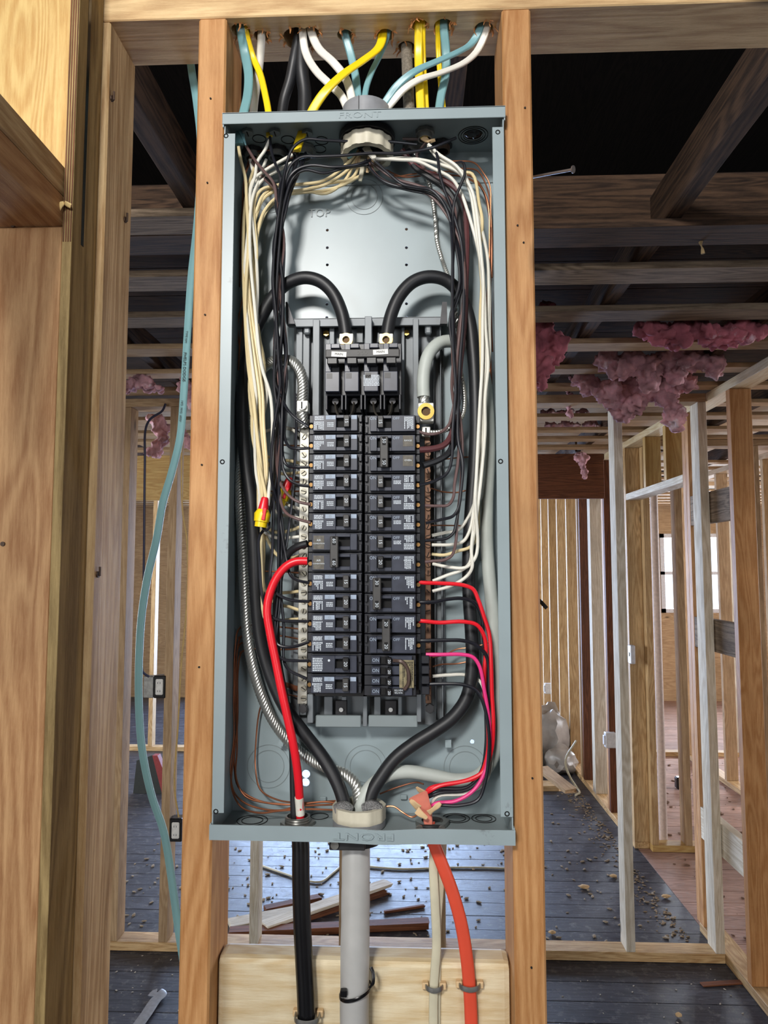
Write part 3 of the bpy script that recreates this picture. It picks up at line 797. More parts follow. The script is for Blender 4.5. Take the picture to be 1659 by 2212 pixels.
def print_block(x0, x1, z0, z1, y, rows, parent, mat=M_PRINT, vertical=False, name='fine_print'):
    m = MB()
    for r_ in range(rows):
        if vertical:
            xx = x0 + (x1 - x0) * (r_ + .5) / rows; zz = z1
            while zz > z0 + .0004:
                l = rnd(.0008, .003); e = max(z0, zz - l); m.box(xx - (x1 - x0) / rows * .28, xx + (x1 - x0) / rows * .28, y, y + .0001, e, zz); zz = e - .0004
                if random.random() < .12: break
        else:
            zz = z1 - (z1 - z0) * (r_ + .5) / rows; xx = x0
            while xx < x1 - .0004:
                l = rnd(.0008, .003); e = min(x1, xx + l); m.box(xx, e, y, y + .0001, zz - (z1 - z0) / rows * .28, zz + (z1 - z0) / rows * .28); xx = e + .0004
    o = m.build(name, mat, parent); o['kind'] = 'stuff'
    return o
print_block(V(787, 0, .897).x, V(820, 0, .897).x, V(0, 842, .897).z, V(0, 818, .897).z, .8968, 8, mb)

# ---- branch breakers
ZT = 1.8672; PI_ = 0.0254
LX0, LXW = -0.1335, 0.069
RX0, RXW = -0.0612, 0.0705
ORD = ['topmost', 'second', 'third', 'fourth', 'fifth', 'sixth', 'seventh', 'eighth', 'ninth', 'tenth', 'eleventh', 'twelfth', 'thirteenth', 'bottommost']
YB = 0.903


def pole(t, side, z, x0, style=0, single=True):
    """one pole's face at height z (its top); side 'L': handle near the middle joint, wires enter at -x"""
    s = 1 if side == 'L' else -1
    wdt = LXW if side == 'L' else RXW
    X = lambda a: x0 + a if side == 'L' else x0 + wdt - a
    def bx(a0, a1, y0, y1, q0, q1, bev=.0005, nm='body', mat=M_BLK, par=None):
        xa, xb = sorted((X(a0), X(a1)))
        return MB().box(xa, xb, y0, y1, z - q1, z - q0, bev).build(nm, mat, par or t)
    # face pieces round the handle window
    xa, xb = sorted((X(.006), X(.0632)))
    m = MB()
    def fb(a0, a1, q0, q1, y0=YB):
        u0, u1 = sorted((X(a0), X(a1))); m.box(u0, u1, y0, YB + .010, z - q1, z - q0, .0005)
    fb(.006, .0360, .0022, .0228); fb(.0545, .0632, .0022, .0228); fb(.0360, .0545, .0022, .0062); fb(.0360, .0545, .0180, .0228, YB + .001)
    m.build('face', M_BLK2, t)
    bx(.0360, .0545, YB + .007, YB + .010, .0062, .0180, 0, 'handle_recess', M_SLOT)
    c = (X(.0025), YB + .014, z - .0145)
    MB().cyl(c, .0026, .004, 'y', 12).build('terminal_screw', M_TERM, t)


def breaker(side, i, n, rating, label, style=0):
    x0, wdt = (LX0, LXW) if side == 'L' else (RX0, RXW)
    z = ZT - PI_ * i - (0.0012 if side == 'R' else 0)
    t = empty('circuit_breaker', (x0 + wdt / 2, YB + .03, z - PI_ * n), label=label, cat='circuit breaker', group='branch breakers in the panel')
    X = lambda a: x0 + a if side == 'L' else x0 + wdt - a
    for k in range(n):
        zz = z - PI_ * k
        m = MB()
        xa, xb = sorted((X(.0055), X(wdt)))
        m.box(xa, xb, YB + .0085, YB + .052, zz - PI_ + .0006, zz - .0003, .0005)
        xa, xb = sorted((X(0), X(.0056)))
        m.box(xa, xb, YB + .0120, YB + .052, zz - .0100, zz - .0003, .0004); m.box(xa, xb, YB + .0120, YB + .052, zz - PI_ + .0006, zz - .0185, .0004); m.box(xa, xb, YB + .022, YB + .052, zz - .0186, zz - .0099)
        xa, xb = sorted((X(wdt - .004), X(wdt - .0005)))
        m.box(xa, xb, YB + .0045, YB + .009, zz - .0105, zz - .0020, .0004); m.box(xa, xb, YB + .006, YB + .009, zz - .0235, zz - .0150, .0004)
        m.build('body', M_BLK, t)
        pole(t, side, zz, x0, style)
    # handle
    if n == 1:
        hz = z - .0115
        m = MB(); xa, xb = sorted((X(.0462), X(.0535)))
        m.box(xa, xb, YB - .0075, YB + .008, hz - .0078, hz + .0078, .0007)
        h = m.build('handle', M_HBLK if style else M_HANDLE, t)
        text('rating_number', str(rating), .0062, ((xa + xb) / 2, YB - .0077, hz), M_PRINT, h, 90, .0001, 1.0)
    elif n == 2:
        o_ = .030 if side == 'L' else (.0405 if style == 1 else .0490)
        if side == 'R': o_ = {1: .0400, 0: .0490, 2: .0375}[style]
        xa, xb = sorted((X(o_), X(o_ + .0103)))
        h = MB().box(xa, xb, YB - .010, YB - .003, z - PI_ - .0195, z - .0055, .001).build('handle', M_HANDLE, t)
        for k in range(2):
            MB().box(xa + .002, xb - .002, YB - .003, YB + .009, z - PI_ * k - .018, z - PI_ * k - .008).build('handle_foot', M_HBLK, h)
            q = z - .0115 - k * .0275
            MB().box((xa + xb) / 2 - .0021, (xa + xb) / 2 + .0021, YB - .0103, YB - .0099, q - .0052, q + .0052).build('number_window', M_SLOT, h)
            text('rating_number', str(rating), .0060, ((xa + xb) / 2, YB - .0105, q), M_PRINT, h, 90, .0001)
    # print
    for k in range(n):
        zz = z - PI_ * k; yy = YB - .0001
        if side == 'L':
            if n == 1:
                if style != 1:
                    print_block(X(.0085), X(.0200), zz - .0090, zz - .0035, yy, 4, t)
                    print_block(X(.0075), X(.0205), zz - .0215, zz - .0105, yy, 7, t, vertical=True)
                    MB().box(X(.0228), X(.0352), yy - .0002, yy + .0002, zz - .0080, zz - .0028).build('toggle_mark', M_LTGREY, t)
                    text('toggle_mark_letter', 'O', .0042, (X(.029), yy - .0003, zz - .0055), M_STEELD, t, 0, .0001)
                    MB().box(X(.0553), X(.0625), yy - .0002, yy + .0002, zz - .0080, zz - .0028).build('toggle_mark', M_LTGREY, t)
                    print_block(X(.0245), X(.0330), zz - .0178, zz - .0115, yy, 3, t)
                else:
                    print_block(X(.0080), X(.0205), zz - .0215, zz - .0045, yy, 8, t)
                    c = (X(.0285), yy, zz - .0080); MB().cyl(c, .0015, .0003, 'y', 12).build('round_mark', M_PRINT, t)
            else:
                MB().box(X(.008), X(.0215), yy - .0002, yy + .0002, zz - .0215, zz - .0045).build('worn_label', plain('worn_label', (96, 92, 84), .7, 0, .3, 200), t)
                text('label_text', 'AIR', .0036, (X(.0147), yy - .0004, zz - .0105), M_PRINT, t, 0, .00005)
                text('label_text', 'CONDITION', .0026, (X(.0147), yy - .0004, zz - .0145), M_PRINT, t, 0, .00005)
        else:
            if n < 4:
                text('toggle_mark_letter', 'ON', .0060, (X(.0595), yy, zz - .0062), M_LTGREY, t, 0, .0001, .9)
                text('toggle_mark_letter', 'OFF', .0050, (X(.0300), yy, zz - .0062), M_LTGREY, t, 0, .0001)
                if style == 0 and n == 1:
                    print_block(X(.0200), X(.0080), zz - .0120, zz - .0030, yy, 6, t, vertical=True)
                    print_block(X(.0205), X(.0078), zz - .0210, zz - .0130, yy, 4, t)
                    print_block(X(.0335), X(.0240), zz - .0145, zz - .0095, yy, 3, t)
                elif n == 1:
                    print_block(X(.0200), X(.0080), zz - .0200, zz - .0040, yy, 7, t, vertical=True)
                elif style == 1:
                    MB().box(X(.0215), X(.0085), yy - .0002, yy + .0002, zz - .0170, zz - .0030).build('worn_label', plain('worn_label', (96, 92, 84), .7, 0, .3, 200), t)
                    if k == 1: text('label_text', 'OVEN', .0034, (X(.015), yy - .0004, zz - .0095), M_PRINT, t, 0, .00005)
                    else: text('label_text', 'RANGE', .0030, (X(.015), yy - .0004, zz - .0095), M_PRINT, t, 0, .00005)
                else:
                    print_block(X(.0195), X(.0080), zz - .0185, zz - .0040, yy, 6, t, vertical=True)
    return t


for i, r_ in ((0, 15), (1, 15), (2, 15), (3, 20), (4, 20), (5, 15), (8, 15), (9, 20), (10, 20), (11, 20), (12, 20), (13, 15)):
    breaker('L', i, 1, r_, 'black %d amp breaker, %s slot of the column beside the bright steel bar' % (r_, ORD[i]), 1 if i == 12 else (2 if i == 0 else 0))
breaker('L', 6, 2, 60, 'black double breaker with tied grey 60 handle, fed by the thick red wire')
breaker('R', 0, 1, 15, 'black 15 amp breaker, topmost slot of the column beside the brown bar', 2)
breaker('R', 1, 2, 50, 'black double breaker with tied grey 50 handle near the top beside the brown bar', 1)
for i in (3, 4, 5, 6): breaker('R', i, 1, 15, 'black 15 amp breaker, %s slot of the column beside the brown bar' % ORD[i])
t20 = breaker('R', 7, 1, 20, 'black 20 amp breaker reading BASEMENT beside the brown bar', 2)
text('label_text', 'BASEMENT', .0026, (RX0 + RXW - .0145, YB - .0006, ZT - PI_ * 7 - .0105), M_PRINT, t20, 0, .00005)
breaker('R', 8, 2, 30, 'black double breaker with tied grey 30 handle beside the brown bar', 0)
breaker('R', 10, 2, 20, 'black double breaker with tied worn grey 20 handle just above the quad breaker', 2)
# quad breaker
z = ZT - PI_ * 12 - .0012
tq = empty('circuit_breaker', (RX0 + RXW / 2, YB + .03, z - 2 * PI_), label='black quad breaker with stepped toggles and WATER HEATER label, lowest beside the brown bar', cat='circuit breaker', group='branch breakers in the panel')
for k in range(4):
    zz = z - k * .0127
    MB().box(RX0, RX0 + RXW - .006, YB + .0065, YB + .052, zz - .0124, zz - .0003, .0005).build('body', M_BLK, tq)
    MB().box(RX0 + .009, RX0 + .020, YB + .0005, YB + .008, zz - .0112, zz - .0016, .0006).box(RX0 + .031, RX0 + .060, YB + .002, YB + .008, zz - .0116, zz - .001, .0006).build('face', M_BLK2, tq)
    text('toggle_mark_letter', 'ON', .0062, (RX0 + .0145, YB + .0003, zz - .0064), M_LTGREY, tq, 0, .0001, .9)
    MB().box(RX0 + .021, RX0 + .027, YB + .0035, YB + .008, zz - .0105, zz - .003).build('handle_recess', M_SLOT, tq)
    h = MB().box(RX0 + .0285, RX0 + .0345, YB - .006, YB + .006, zz - .0118, zz - .0022, .001).build('handle', M_HBLK, tq)
    text('rating_number', '20', .0050, (RX0 + .0315, YB - .0063, zz - .0070), M_PRINT, h, 90, .0001)
    MB().box(RX0 + RXW + .001, RX0 + RXW + .011, YB + .010, YB + .040, zz - .0116, zz - .0015, .0008).build('wire_terminal', M_BLK, tq)
MB().tube([(RX0 + .036, YB - .001, z - .006), (RX0 + .048, YB - .002, z - .008), (RX0 + .0545, YB - .002, z - .018), (RX0 + .055, YB - .002, z - .034), (RX0 + .050, YB - .002, z - .042)], .0022, 6, flat=.001).build('tie_strap', plain('tie_strap', (78, 62, 56), .4, .3), tq, True)
MB().box(RX0 + .044, RX0 + .062, YB + .0012, YB + .0016, z - .040, z - .006).build('worn_label', plain('worn_gold_label', (128, 118, 88), .6, 0, .35, 160), tq)
print_block(RX0 + .046, RX0 + .061, z - .039, z - .008, YB + .0009, 9, tq, M_SLOT, True)
MB().box(RX0 + .036, RX0 + .050, YB - .0015, YB - .0011, z - .0475, z - .0405).build('black_label', M_HBLK, tq)
text('label_text', 'WATER', .0030, (RX0 + .043, YB - .0018, z - .0455), M_PRINT, tq, 180, .00005)
text('label_text', 'HEATER', .0030, (RX0 + .043, YB - .0018, z - .0425), M_PRINT, tq, 180, .00005)

exec_wires = True
# ================================================================== WIRES
def wire(label, pts, r, mat, name='wire', cat='wire', group=None, parent=None, **kw):
    m = MB(); m.tube([P(u, v, Y) for u, v, Y in pts], r, **kw)
    o = m.build(name, mat, parent, True)
    if parent is None: tag(o, label, cat, group)
    return o


RW = .0020
def tri(a, n): return abs((a % (2 * n)) - n) / n   # zigzag 0..1, so a wire drifts across its bundle without jumping
# black bundle on the steel-bar side: starts, then the ends at the breakers
starts = [
    [(900, 312, .935), (840, 306, .925), (760, 306, .92), (700, 303, .915), (660, 301, .915), (634, 318, .918), (620, 350, .92)],
    [(985, 298, .93), (930, 320, .92), (860, 331, .918), (800, 331, .916), (740, 336, .915), (690, 338, .916), (650, 340, .918), (625, 362, .92)],
    [(800, 346, .93), (770, 356, .922), (720, 361, .918), (672, 357, .918), (642, 366, .92), (624, 385, .922)],
    [(795, 355, .935), (740, 364, .925), (700, 374, .922), (660, 367, .922), (636, 380, .925)],
    [(583, 296, .93), (587, 330, .925), (597, 360, .922), (606, 385, .922)],
    [(531, 314, .93), (550, 345, .928), (572, 372, .925), (592, 398, .925)],
    [(562, 378, .95), (580, 388, .935), (597, 404, .93)],
    [(643, 322, .94), (640, 355, .935), (630, 385, .93)],
    [(640, 328, .95), (650, 355, .94), (640, 385, .935), (628, 405, .93)],
    [(660, 330, .955), (655, 350, .945), (642, 380, .94), (630, 410, .935)],
    [(545, 350, .955), (570, 385, .94), (594, 410, .935)],
    [(636, 335, .955), (634, 365, .945), (622, 410, .94)],
]
ends = {
    0: [(612, 868, .925), (625, 890, .92), (645, 908, .918), (667, 922, .916)],
    1: [(617, 880, .93), (615, 945, .925), (625, 965, .92), (645, 969, .915), (668, 968, .915)],
    2: [(613, 900, .925), (611, 985, .922), (620, 1005, .92), (640, 1009, .915), (668, 1009, .915)],
    3: [(609, 900, .92), (611, 1010, .92), (625, 1036, .918), (645, 1047, .915), (668, 1050, .915)],
    4: [(598, 950, .93), (603, 1035, .925), (615, 1060, .92), (640, 1082, .915), (671, 1090, .915)],
    5: [(604, 950, .93), (606, 1080, .925), (618, 1108, .92), (640, 1120, .915), (671, 1129, .915)],
    8: [(600, 1090, .93), (610, 1160, .928), (620, 1215, .925), (628, 1243, .92), (645, 1254, .915), (668, 1259, .915)],
    9: [(590, 1130, .93), (588, 1190, .925), (583, 1250, .922), (588, 1271, .92), (605, 1287, .918), (632, 1297, .915), (668, 1299, .915)],
    10: [(572, 1140, .935), (560, 1160, .93), (561, 1220, .925), (567, 1290, .922), (580, 1326, .92), (602, 1339, .918), (667, 1342, .915)],
    11: [(602, 1160, .93), (600, 1280, .928), (594, 1365, .922), (600, 1392, .92), (622, 1398, .918), (646, 1394, .915), (668, 1386, .915)],
    12: [(607, 1150, .935), (604, 1300, .93), (596, 1385, .925), (599, 1414, .92), (614, 1425, .918), (640, 1427, .915), (667, 1427, .915)],
    13: [(612, 1150, .94), (607, 1280, .935), (613, 1350, .93), (614, 1430, .926), (626, 1448, .92), (645, 1458, .918), (662, 1466, .916)],
}
xs440 = [604, 607, 610, 613, 600, 598, 596, 617, 620, 619, 601, 615]
slots = [0, 1, 2, 3, 4, 5, 8, 9, 10, 11, 12, 13]
perm = {0: 7, 1: 8, 2: 2, 3: 1, 4: 5, 5: 10, 8: 0, 9: 4, 10: 6, 11: 3, 12: 9, 13: 11}
for n, s in enumerate(slots):
    st = starts[perm[s]]
    x4 = xs440[perm[s]]
    Yb = .916 + .0022 * ((perm[s] * 5) % 12) + (.012 if s in (4, 5) else 0)
    e = ends[s]
    mid = [(x4, 445, Yb)]
    off = (perm[s] * 7) % 12
    for v_, lo, hi in ((520, 591, 614), (600, 588, 614), (680, 590, 616), (760, 591, 619), (835, 590, 619)):
        if v_ < e[0][1] - 30: mid.append((lo + (hi - lo) * tri(off * 1.75 + int(v_ / 80) * (1.5 + off % 3), 10), v_ + rnd(-12, 12), Yb + rnd(-.002, .002)))
    if e[0][1] > 940: mid.append((590 + off * 2.0, 935, Yb))
    if e[0][1] > 1080: mid.append((586 + off * 1.9, 1030, Yb))
    mt = M_BROWNW if s in (4, 5) else M_BLACK
    wire('%s insulated wire ending in the %s breaker beside the bright steel bar' % ('brown' if mt is M_BROWNW else 'black', ORD[s]), st + mid + e, RW, mt, group='hot wires in the steel-bar side bundle')
# an extra one that crosses the bar low down and one inside the box
wire('black wire hanging straight down over the grey rails to the lower breakers', [(640, 850, .94), (640, 930, .938), (636, 1010, .938), (630, 1090, .938), (618, 1180, .936), (600, 1270, .935), (594, 1340, .935)], RW, M_BLACK)

# white and cream bundle, steel-bar side
wst = [
    [(515, 316, .925), (520, 345, .93), (530, 385, .93), (532, 420, .928)],
    [(582, 303, .93), (572, 325, .93), (556, 350, .93), (551, 380, .932), (540, 420, .93)],
    [(632, 334, .93), (600, 352, .93), (570, 370, .932), (548, 388, .934), (538, 420, .935)],
    [(630, 352, .945), (600, 368, .94), (572, 385, .94), (552, 410, .94)],
    [(640, 386, .95), (600, 400, .945), (565, 410, .94), (549, 440, .938)],
    [(770, 330, .945), (745, 358, .95), (700, 390, .955), (650, 398, .955), (600, 402, .95), (570, 420, .945), (556, 450, .94)],
    [(775, 335, .95), (752, 366, .955), (700, 400, .958), (640, 412, .958), (590, 415, .95), (567, 432, .945), (556, 458, .942)],
    [(782, 345, .955), (760, 385, .958), (715, 395, .96), (660, 410, .96), (595, 432, .955), (572, 455, .95), (562, 480, .945)],
    [(778, 380, .958), (740, 400, .96), (700, 412, .962), (655, 416, .962), (600, 426, .955), (575, 450, .95), (560, 480, .948)],
    [(770, 340, .955), (745, 390, .96), (705, 418, .962), (650, 412, .962), (590, 440, .958), (568, 470, .95), (557, 500, .95)],
    [(540, 345, .96), (548, 375, .955), (556, 400, .95), (545, 440, .95)],
]
wends = {
    943: [(560, 930, .955), (600, 925, .965), (630, 928, .955), (648, 941, .948)],
    1001: [(568, 980, .955), (600, 992, .965), (630, 996, .955), (649, 1001, .948)],
    1021: [(570, 990, .95), (605, 1022, .965), (635, 1022, .955), (649, 1021, .948)],
    1100: [(575, 1060, .95), (600, 1078, .965), (625, 1092, .955), (649, 1100, .948)],
    1120: [(572, 1080, .955), (600, 1108, .965), (625, 1115, .955), (649, 1120, .948)],
    1140: [(562, 1120, .95), (580, 1142, .95), (600, 1150, .955), (630, 1145, .95), (649, 1138, .948)],
    1159: [(560, 1125, .94), (575, 1152, .945), (600, 1162, .95), (630, 1161, .95), (649, 1159, .948)],
    1200: [(566, 1130, .955), (580, 1170, .955), (600, 1200, .96), (625, 1206, .955), (649, 1200, .948)],
    1280: [(566, 1180, .96), (568, 1250, .96), (575, 1278, .96), (620, 1280, .96), (649, 1277, .948)],
    1320: [(570, 1190, .965), (572, 1270, .965), (595, 1303, .965), (625, 1311, .955), (649, 1319, .948)],
    1341: [(565, 1150, .945), (566, 1220, .945), (570, 1330, .95), (580, 1345, .955), (610, 1340, .965), (649, 1337, .948)],
}
pw = [3, 7, 8, 10, 2, 5, 1, 9, 4, 6, 0]
for n, (v_, e) in enumerate(sorted(wends.items())):
    q = pw[n]; st = wst[q]; Yb = .926 + .0024 * ((q * 4) % 11)
    mid = []
    for vv, lo, hi in ((540, 529, 556), (620, 526, 558), (700, 529, 562), (780, 535, 572), (850, 538, 578), (930, 545, 574), (1010, 553, 577), (1070, 558, 574)):
        if vv < e[0][1] - 35 and vv > st[-1][1] + 20: mid.append((lo + (hi - lo) * tri((q * 4) % 11 * 1.8 + (vv // 80) * (1.2 + q % 3 * .7), 10), vv + rnd(-12, 12), Yb + rnd(-.002, .002)))
    wh_ = q in (1, 2, 10, 3)
    wire('%s insulated wire landing on the steel neutral bar, %s such wire from the top' % ('white' if wh_ else 'cream', ORD[n]), st + mid + e, .0022, M_WHITE if wh_ else M_CREAM, group='neutral wires in the steel-bar side bundle')
wire('cream spare wire running down into the wire nut', [(560, 335, .962), (545, 375, .95), (531, 430, .938), (525, 540, .93), (530, 700, .928), (537, 800, .928), (552, 900, .926), (560, 1000, .925), (572, 1060, .922), (577, 1092, .921)], .0022, M_CREAM)
wire('white spare wire crossing down to the wire nut', [(575, 345, .955), (558, 390, .94), (543, 440, .93), (540, 540, .925), (550, 660, .922), (565, 790, .921), (585, 860, .922), (587, 1000, .922), (581, 1060, .922), (579, 1092, .921)], .0022, M_WHITE)

# bare copper, steel-bar side
for n, (v_, pts) in enumerate([(925, [(612, 921, .97), (635, 926, .965), (650, 923, .948)]), (963, [(590, 958, .975), (620, 962, .965), (650, 963, .948)]), (1040, [(545, 1028, .975), (600, 1040, .972), (650, 1041, .948)]), (1061, [(545, 1058, .978), (600, 1062, .972), (650, 1061, .948)]), (1239, [(570, 1234, .97), (610, 1235, .965), (650, 1238, .948)]),
                               (1361, [(515, 1360, .975), (525, 1350, .972), (560, 1351, .965), (600, 1354, .962), (650, 1359, .948)]), (1383, [(515, 1378, .976), (530, 1370, .972), (570, 1369, .965), (610, 1374, .962), (650, 1381, .948)]), (1403, [(518, 1410, .976), (530, 1404, .972), (570, 1401, .965), (615, 1403, .962), (650, 1401, .948)]), (1508, [(615, 1500, .97), (630, 1502, .962), (650, 1506, .948)])]):
    wire('bare copper ground wire on the steel neutral bar, %s from the top' % ORD[n], pts, .0011, M_COPPER, group='copper grounds on the steel neutral bar')
wire('flat tarnished copper strip behind the red wire at the steel bar foot', [(595, 1478, .972), (620, 1480, .965), (640, 1487, .955), (650, 1487, .948)], .0035, M_COPPERD, flat=.0008, wide=Vector((0, 0, 1)))
cl = [(508, 300, 0), (518, 380, 0), (519, 500, 0), (521, 620, 0), (517, 760, 0), (516, 860, 0)]
cpl = [
    [(545, 340, .965), (528, 385, .972), (523, 460, .976), (519, 540, .98), (522, 600, .98), (526, 680, .98), (518, 740, .98), (515, 800, .98)],
    [(590, 325, .96), (565, 326, .962), (545, 332, .965), (530, 375, .97), (524, 440, .976), (521, 560, .98), (525, 660, .98)],
    [(640, 323, .955), (610, 345, .955), (570, 365, .958), (545, 390, .965), (528, 430, .97), (524, 560, .975), (524, 640, .978), (514, 700, .98), (518, 760, .98)],
    [(635, 340, .955), (600, 350, .958), (565, 368, .96), (540, 385, .965), (528, 420, .97), (520, 500, .978), (518, 620, .98)],
]
for n, pts in enumerate(cpl): wire('thin bare copper wire hugging the steel-bar side wall, %s of four' % ORD[n], pts, .0010, M_COPPERD if n % 2 else M_COPPER, group='copper grounds along the steel-bar side wall')
lowc = [
    [(532, 1352, .974), (515, 1360, .977), (508, 1400, .979), (505, 1500, .978), (505, 1600, .975), (498, 1660, .97), (505, 1710, .96), (530, 1735, .95), (570, 1748, .945), (610, 1750, .94), (640, 1742, .94), (720, 1738, .945)],
    [(532, 1370, .974), (520, 1376, .978), (512, 1410, .98), (512, 1520, .978), (512, 1620, .975), (510, 1680, .965), (530, 1720, .955), (580, 1735, .948), (640, 1738, .945), (700, 1732, .95), (740, 1738, .95)],
    [(534, 1404, .974), (521, 1410, .978), (514, 1450, .98), (513, 1560, .978), (504, 1640, .972), (500, 1700, .962), (520, 1742, .95), (560, 1756, .94), (600, 1752, .94), (660, 1748, .94), (728, 1750, .94)],
    [(575, 1505, .98), (562, 1530, .98), (553, 1600, .98), (552, 1660, .978), (562, 1705, .97), (600, 1728, .96), (650, 1734, .955), (725, 1730, .955)],
    [(530, 1385, .976), (516, 1395, .98), (508, 1470, .98), (510, 1580, .98), (506, 1650, .975), (515, 1700, .965), (560, 1730, .955), (620, 1738, .95)],
]
for n, pts in enumerate(lowc): wire('bare copper wire curling along the panel floor, %s of five' % ORD[n], pts, .0012, M_COPPER if n == 3 else M_COPPERM, group='copper wires along the panel floor')
wire('bare copper wire curling between the bottom connectors', [(815, 1745, .945), (850, 1742, .945), (870, 1755, .94), (890, 1765, .938), (905, 1758, .935)], .0012, M_COPPER)
wire('dull copper wire arching behind the black cable near the panel floor', [(820, 1715, .965), (860, 1700, .97), (900, 1690, .97), (915, 1694, .965)], .0011, M_COPPERD)

# ---- brown-bar side black bundle
rst = [
    [(790, 345, .935), (800, 365, .935), (830, 392, .93), (870, 405, .928), (920, 415, .928), (945, 428, .928), (968, 460, .926)],
    [(795, 348, .94), (810, 375, .938), (840, 396, .935), (880, 404, .932), (925, 420, .93), (955, 450, .928)],
    [(812, 350, .925), (840, 375, .922), (870, 398, .92), (900, 405, .92), (930, 410, .92), (952, 430, .92), (968, 460, .92)],
    [(940, 316, .925), (946, 345, .92), (950, 375, .918), (960, 410, .918), (972, 440, .918), (985, 480, .918)],
    [(985, 352, .92), (1000, 352, .915), (1004, 375, .914), (995, 400, .914), (983, 430, .914), (978, 460, .915)],
    [(800, 350, .945), (850, 385, .945), (900, 400, .94), (950, 420, .94), (975, 450, .935)],
    [(870, 300, .945), (920, 305, .94), (900, 335, .95), (930, 380, .95), (965, 420, .945), (985, 460, .94)],
    [(790, 355, .95), (830, 395, .95), (880, 410, .95), (940, 425, .945), (970, 460, .94)],
]
rends = {
    0: [(975, 900, .93), (970, 917, .928), (955, 932, .925), (935, 938, .92), (915, 936, .918), (905, 932, .916)],
    3: [(978, 930, .925), (976, 990, .925), (967, 1020, .925), (945, 1036, .922), (920, 1045, .918), (905, 1048, .916)],
    4: [(992, 940, .93), (989, 1000, .928), (982, 1045, .926), (979, 1075, .925), (968, 1091, .922), (945, 1093, .92), (918, 1092, .918)],
    5: [(990, 950, .925), (1000, 1000, .925), (996, 1060, .924), (990, 1098, .924), (978, 1115, .922), (955, 1122, .92), (920, 1130, .918)],
    6: [(988, 950, .93), (998, 1010, .93), (994, 1080, .928), (985, 1130, .926), (980, 1150, .924), (965, 1163, .922), (940, 1166, .92), (918, 1168, .918)],
    7: [(998, 940, .935), (996, 1040, .935), (988, 1120, .93), (984, 1175, .928), (976, 1200, .924), (958, 1210, .922), (935, 1212, .92), (918, 1214, .918)],
}
pr_ = {0: 1, 3: 0, 4: 5, 5: 3, 6: 4, 7: 6}
for s, e in rends.items():
    q = pr_[s]; Yb = .916 + .003 * q + (.008 if s in (0, 4, 7) else 0); mid = []
    for vv, lo, hi in ((530, 972, 1002), (610, 976, 1004), (690, 975, 1002), (770, 973, 1000), (850, 976, 998)):
        mid.append((lo + (hi - lo) * tri(q * 2.6 + (vv // 80) * (1.1 + q % 3 * .8), 8), vv + rnd(-14, 14), Yb + rnd(-.002, .002)))
    mt = M_BROWNW if s in (0, 4, 7) else M_BLACK
    wire('%s insulated wire ending in the %s breaker beside the brown bar' % ('brown' if mt is M_BROWNW else 'black', ORD[s]), rst[q] + mid + e, RW, mt, group='hot wires in the brown-bar side bundle')
for q in (2, 7):
    mid = [(970 + (q * 7 + k * 9) % 30, 530 + 80 * k, .93 + .004 * (q == 7)) for k in range(5)]
    wire('black wire looping back up within the brown-bar side bundle, %s' % ('glossy' if q == 2 else 'dull'), rst[q] + mid + [(985, 900, .935), (982, 940, .935), (972, 965, .94)], RW, M_BLACK)
wire('thick brown wire into the 50 breaker', [(868, 325, .955), (900, 362, .955), (950, 385, .95), (985, 408, .948), (1003, 440, .946), (1008, 500, .944), (1006, 600, .943), (1002, 700, .943), (992, 800, .942), (985, 880, .94), (975, 940, .935), (958, 962, .928), (932, 970, .922), (905, 972, .918)], .0042, plain('thick_brown_insulation', (92, 52, 54), .4), 'thick_wire')
wire('thick black wire into the 50 breaker', [(882, 325, .96), (895, 360, .955), (930, 385, .95), (965, 410, .945), (985, 440, .943), (996, 500, .94), (1000, 600, .94), (997, 700, .94), (990, 800, .94), (985, 900, .94), (982, 950, .938), (968, 980, .93), (945, 995, .924), (914, 1006, .918)], .0044, M_BLACKM, 'thick_wire')
wire('stranded silver ground wire running down the back plate beside the black bundle', [(885, 320, .965), (905, 345, .965), (925, 390, .975), (934, 430, .982), (940, 470, .983), (944, 520, .983), (955, 560, .98), (975, 620, .97), (990, 720, .96), (995, 800, .955), (1003, 850, .95), (1000, 895, .945), (980, 920, .94), (950, 933, .94), (925, 934, .94)], .0032, M_ALU, 'stranded_wire', seg=18, lobes=6, twist=300, sub=14)

# white bundle, brown-bar side
rws = [
    [(925, 312, .925), (950, 335, .922), (985, 358, .92), (1005, 385, .92), (1022, 420, .922)],
    [(925, 316, .93), (945, 340, .928), (975, 358, .926), (1000, 372, .925), (1015, 410, .925)],
    [(812, 342, .925), (860, 345, .922), (900, 348, .92), (940, 366, .92), (975, 385, .922), (995, 415, .925), (1008, 450, .926)],
    [(815, 345, .93), (880, 342, .928), (940, 352, .926), (990, 372, .926), (1010, 400, .928)],
    [(935, 325, .94), (975, 365, .935), (1000, 378, .932), (1018, 420, .93)],
    [(950, 355, .945), (990, 372, .94), (1020, 376, .935), (1035, 440, .93), (1042, 480, .925)],
]
rwe = {
    1157: [(1022, 1095, .945), (1010, 1120, .95), (990, 1145, .95), (965, 1150, .95), (933, 1157, .948)],
    1177: [(1022, 1110, .935), (1015, 1145, .936), (1002, 1168, .94), (980, 1176, .945), (933, 1177, .948)],
    1198: [(1030, 1160, .94), (1015, 1182, .94), (990, 1190, .942), (960, 1199, .945), (933, 1197, .948)],
    1218: [(1032, 1180, .93), (1025, 1208, .93), (1005, 1226, .935), (970, 1225, .94), (935, 1218, .948)],
    1254: [(1020, 1180, .935), (1015, 1215, .935), (1000, 1230, .94), (965, 1243, .945), (935, 1255, .948)],
    1277: [(1018, 1185, .93), (1020, 1225, .93), (1008, 1245, .935), (975, 1265, .94), (935, 1277, .948)],
}
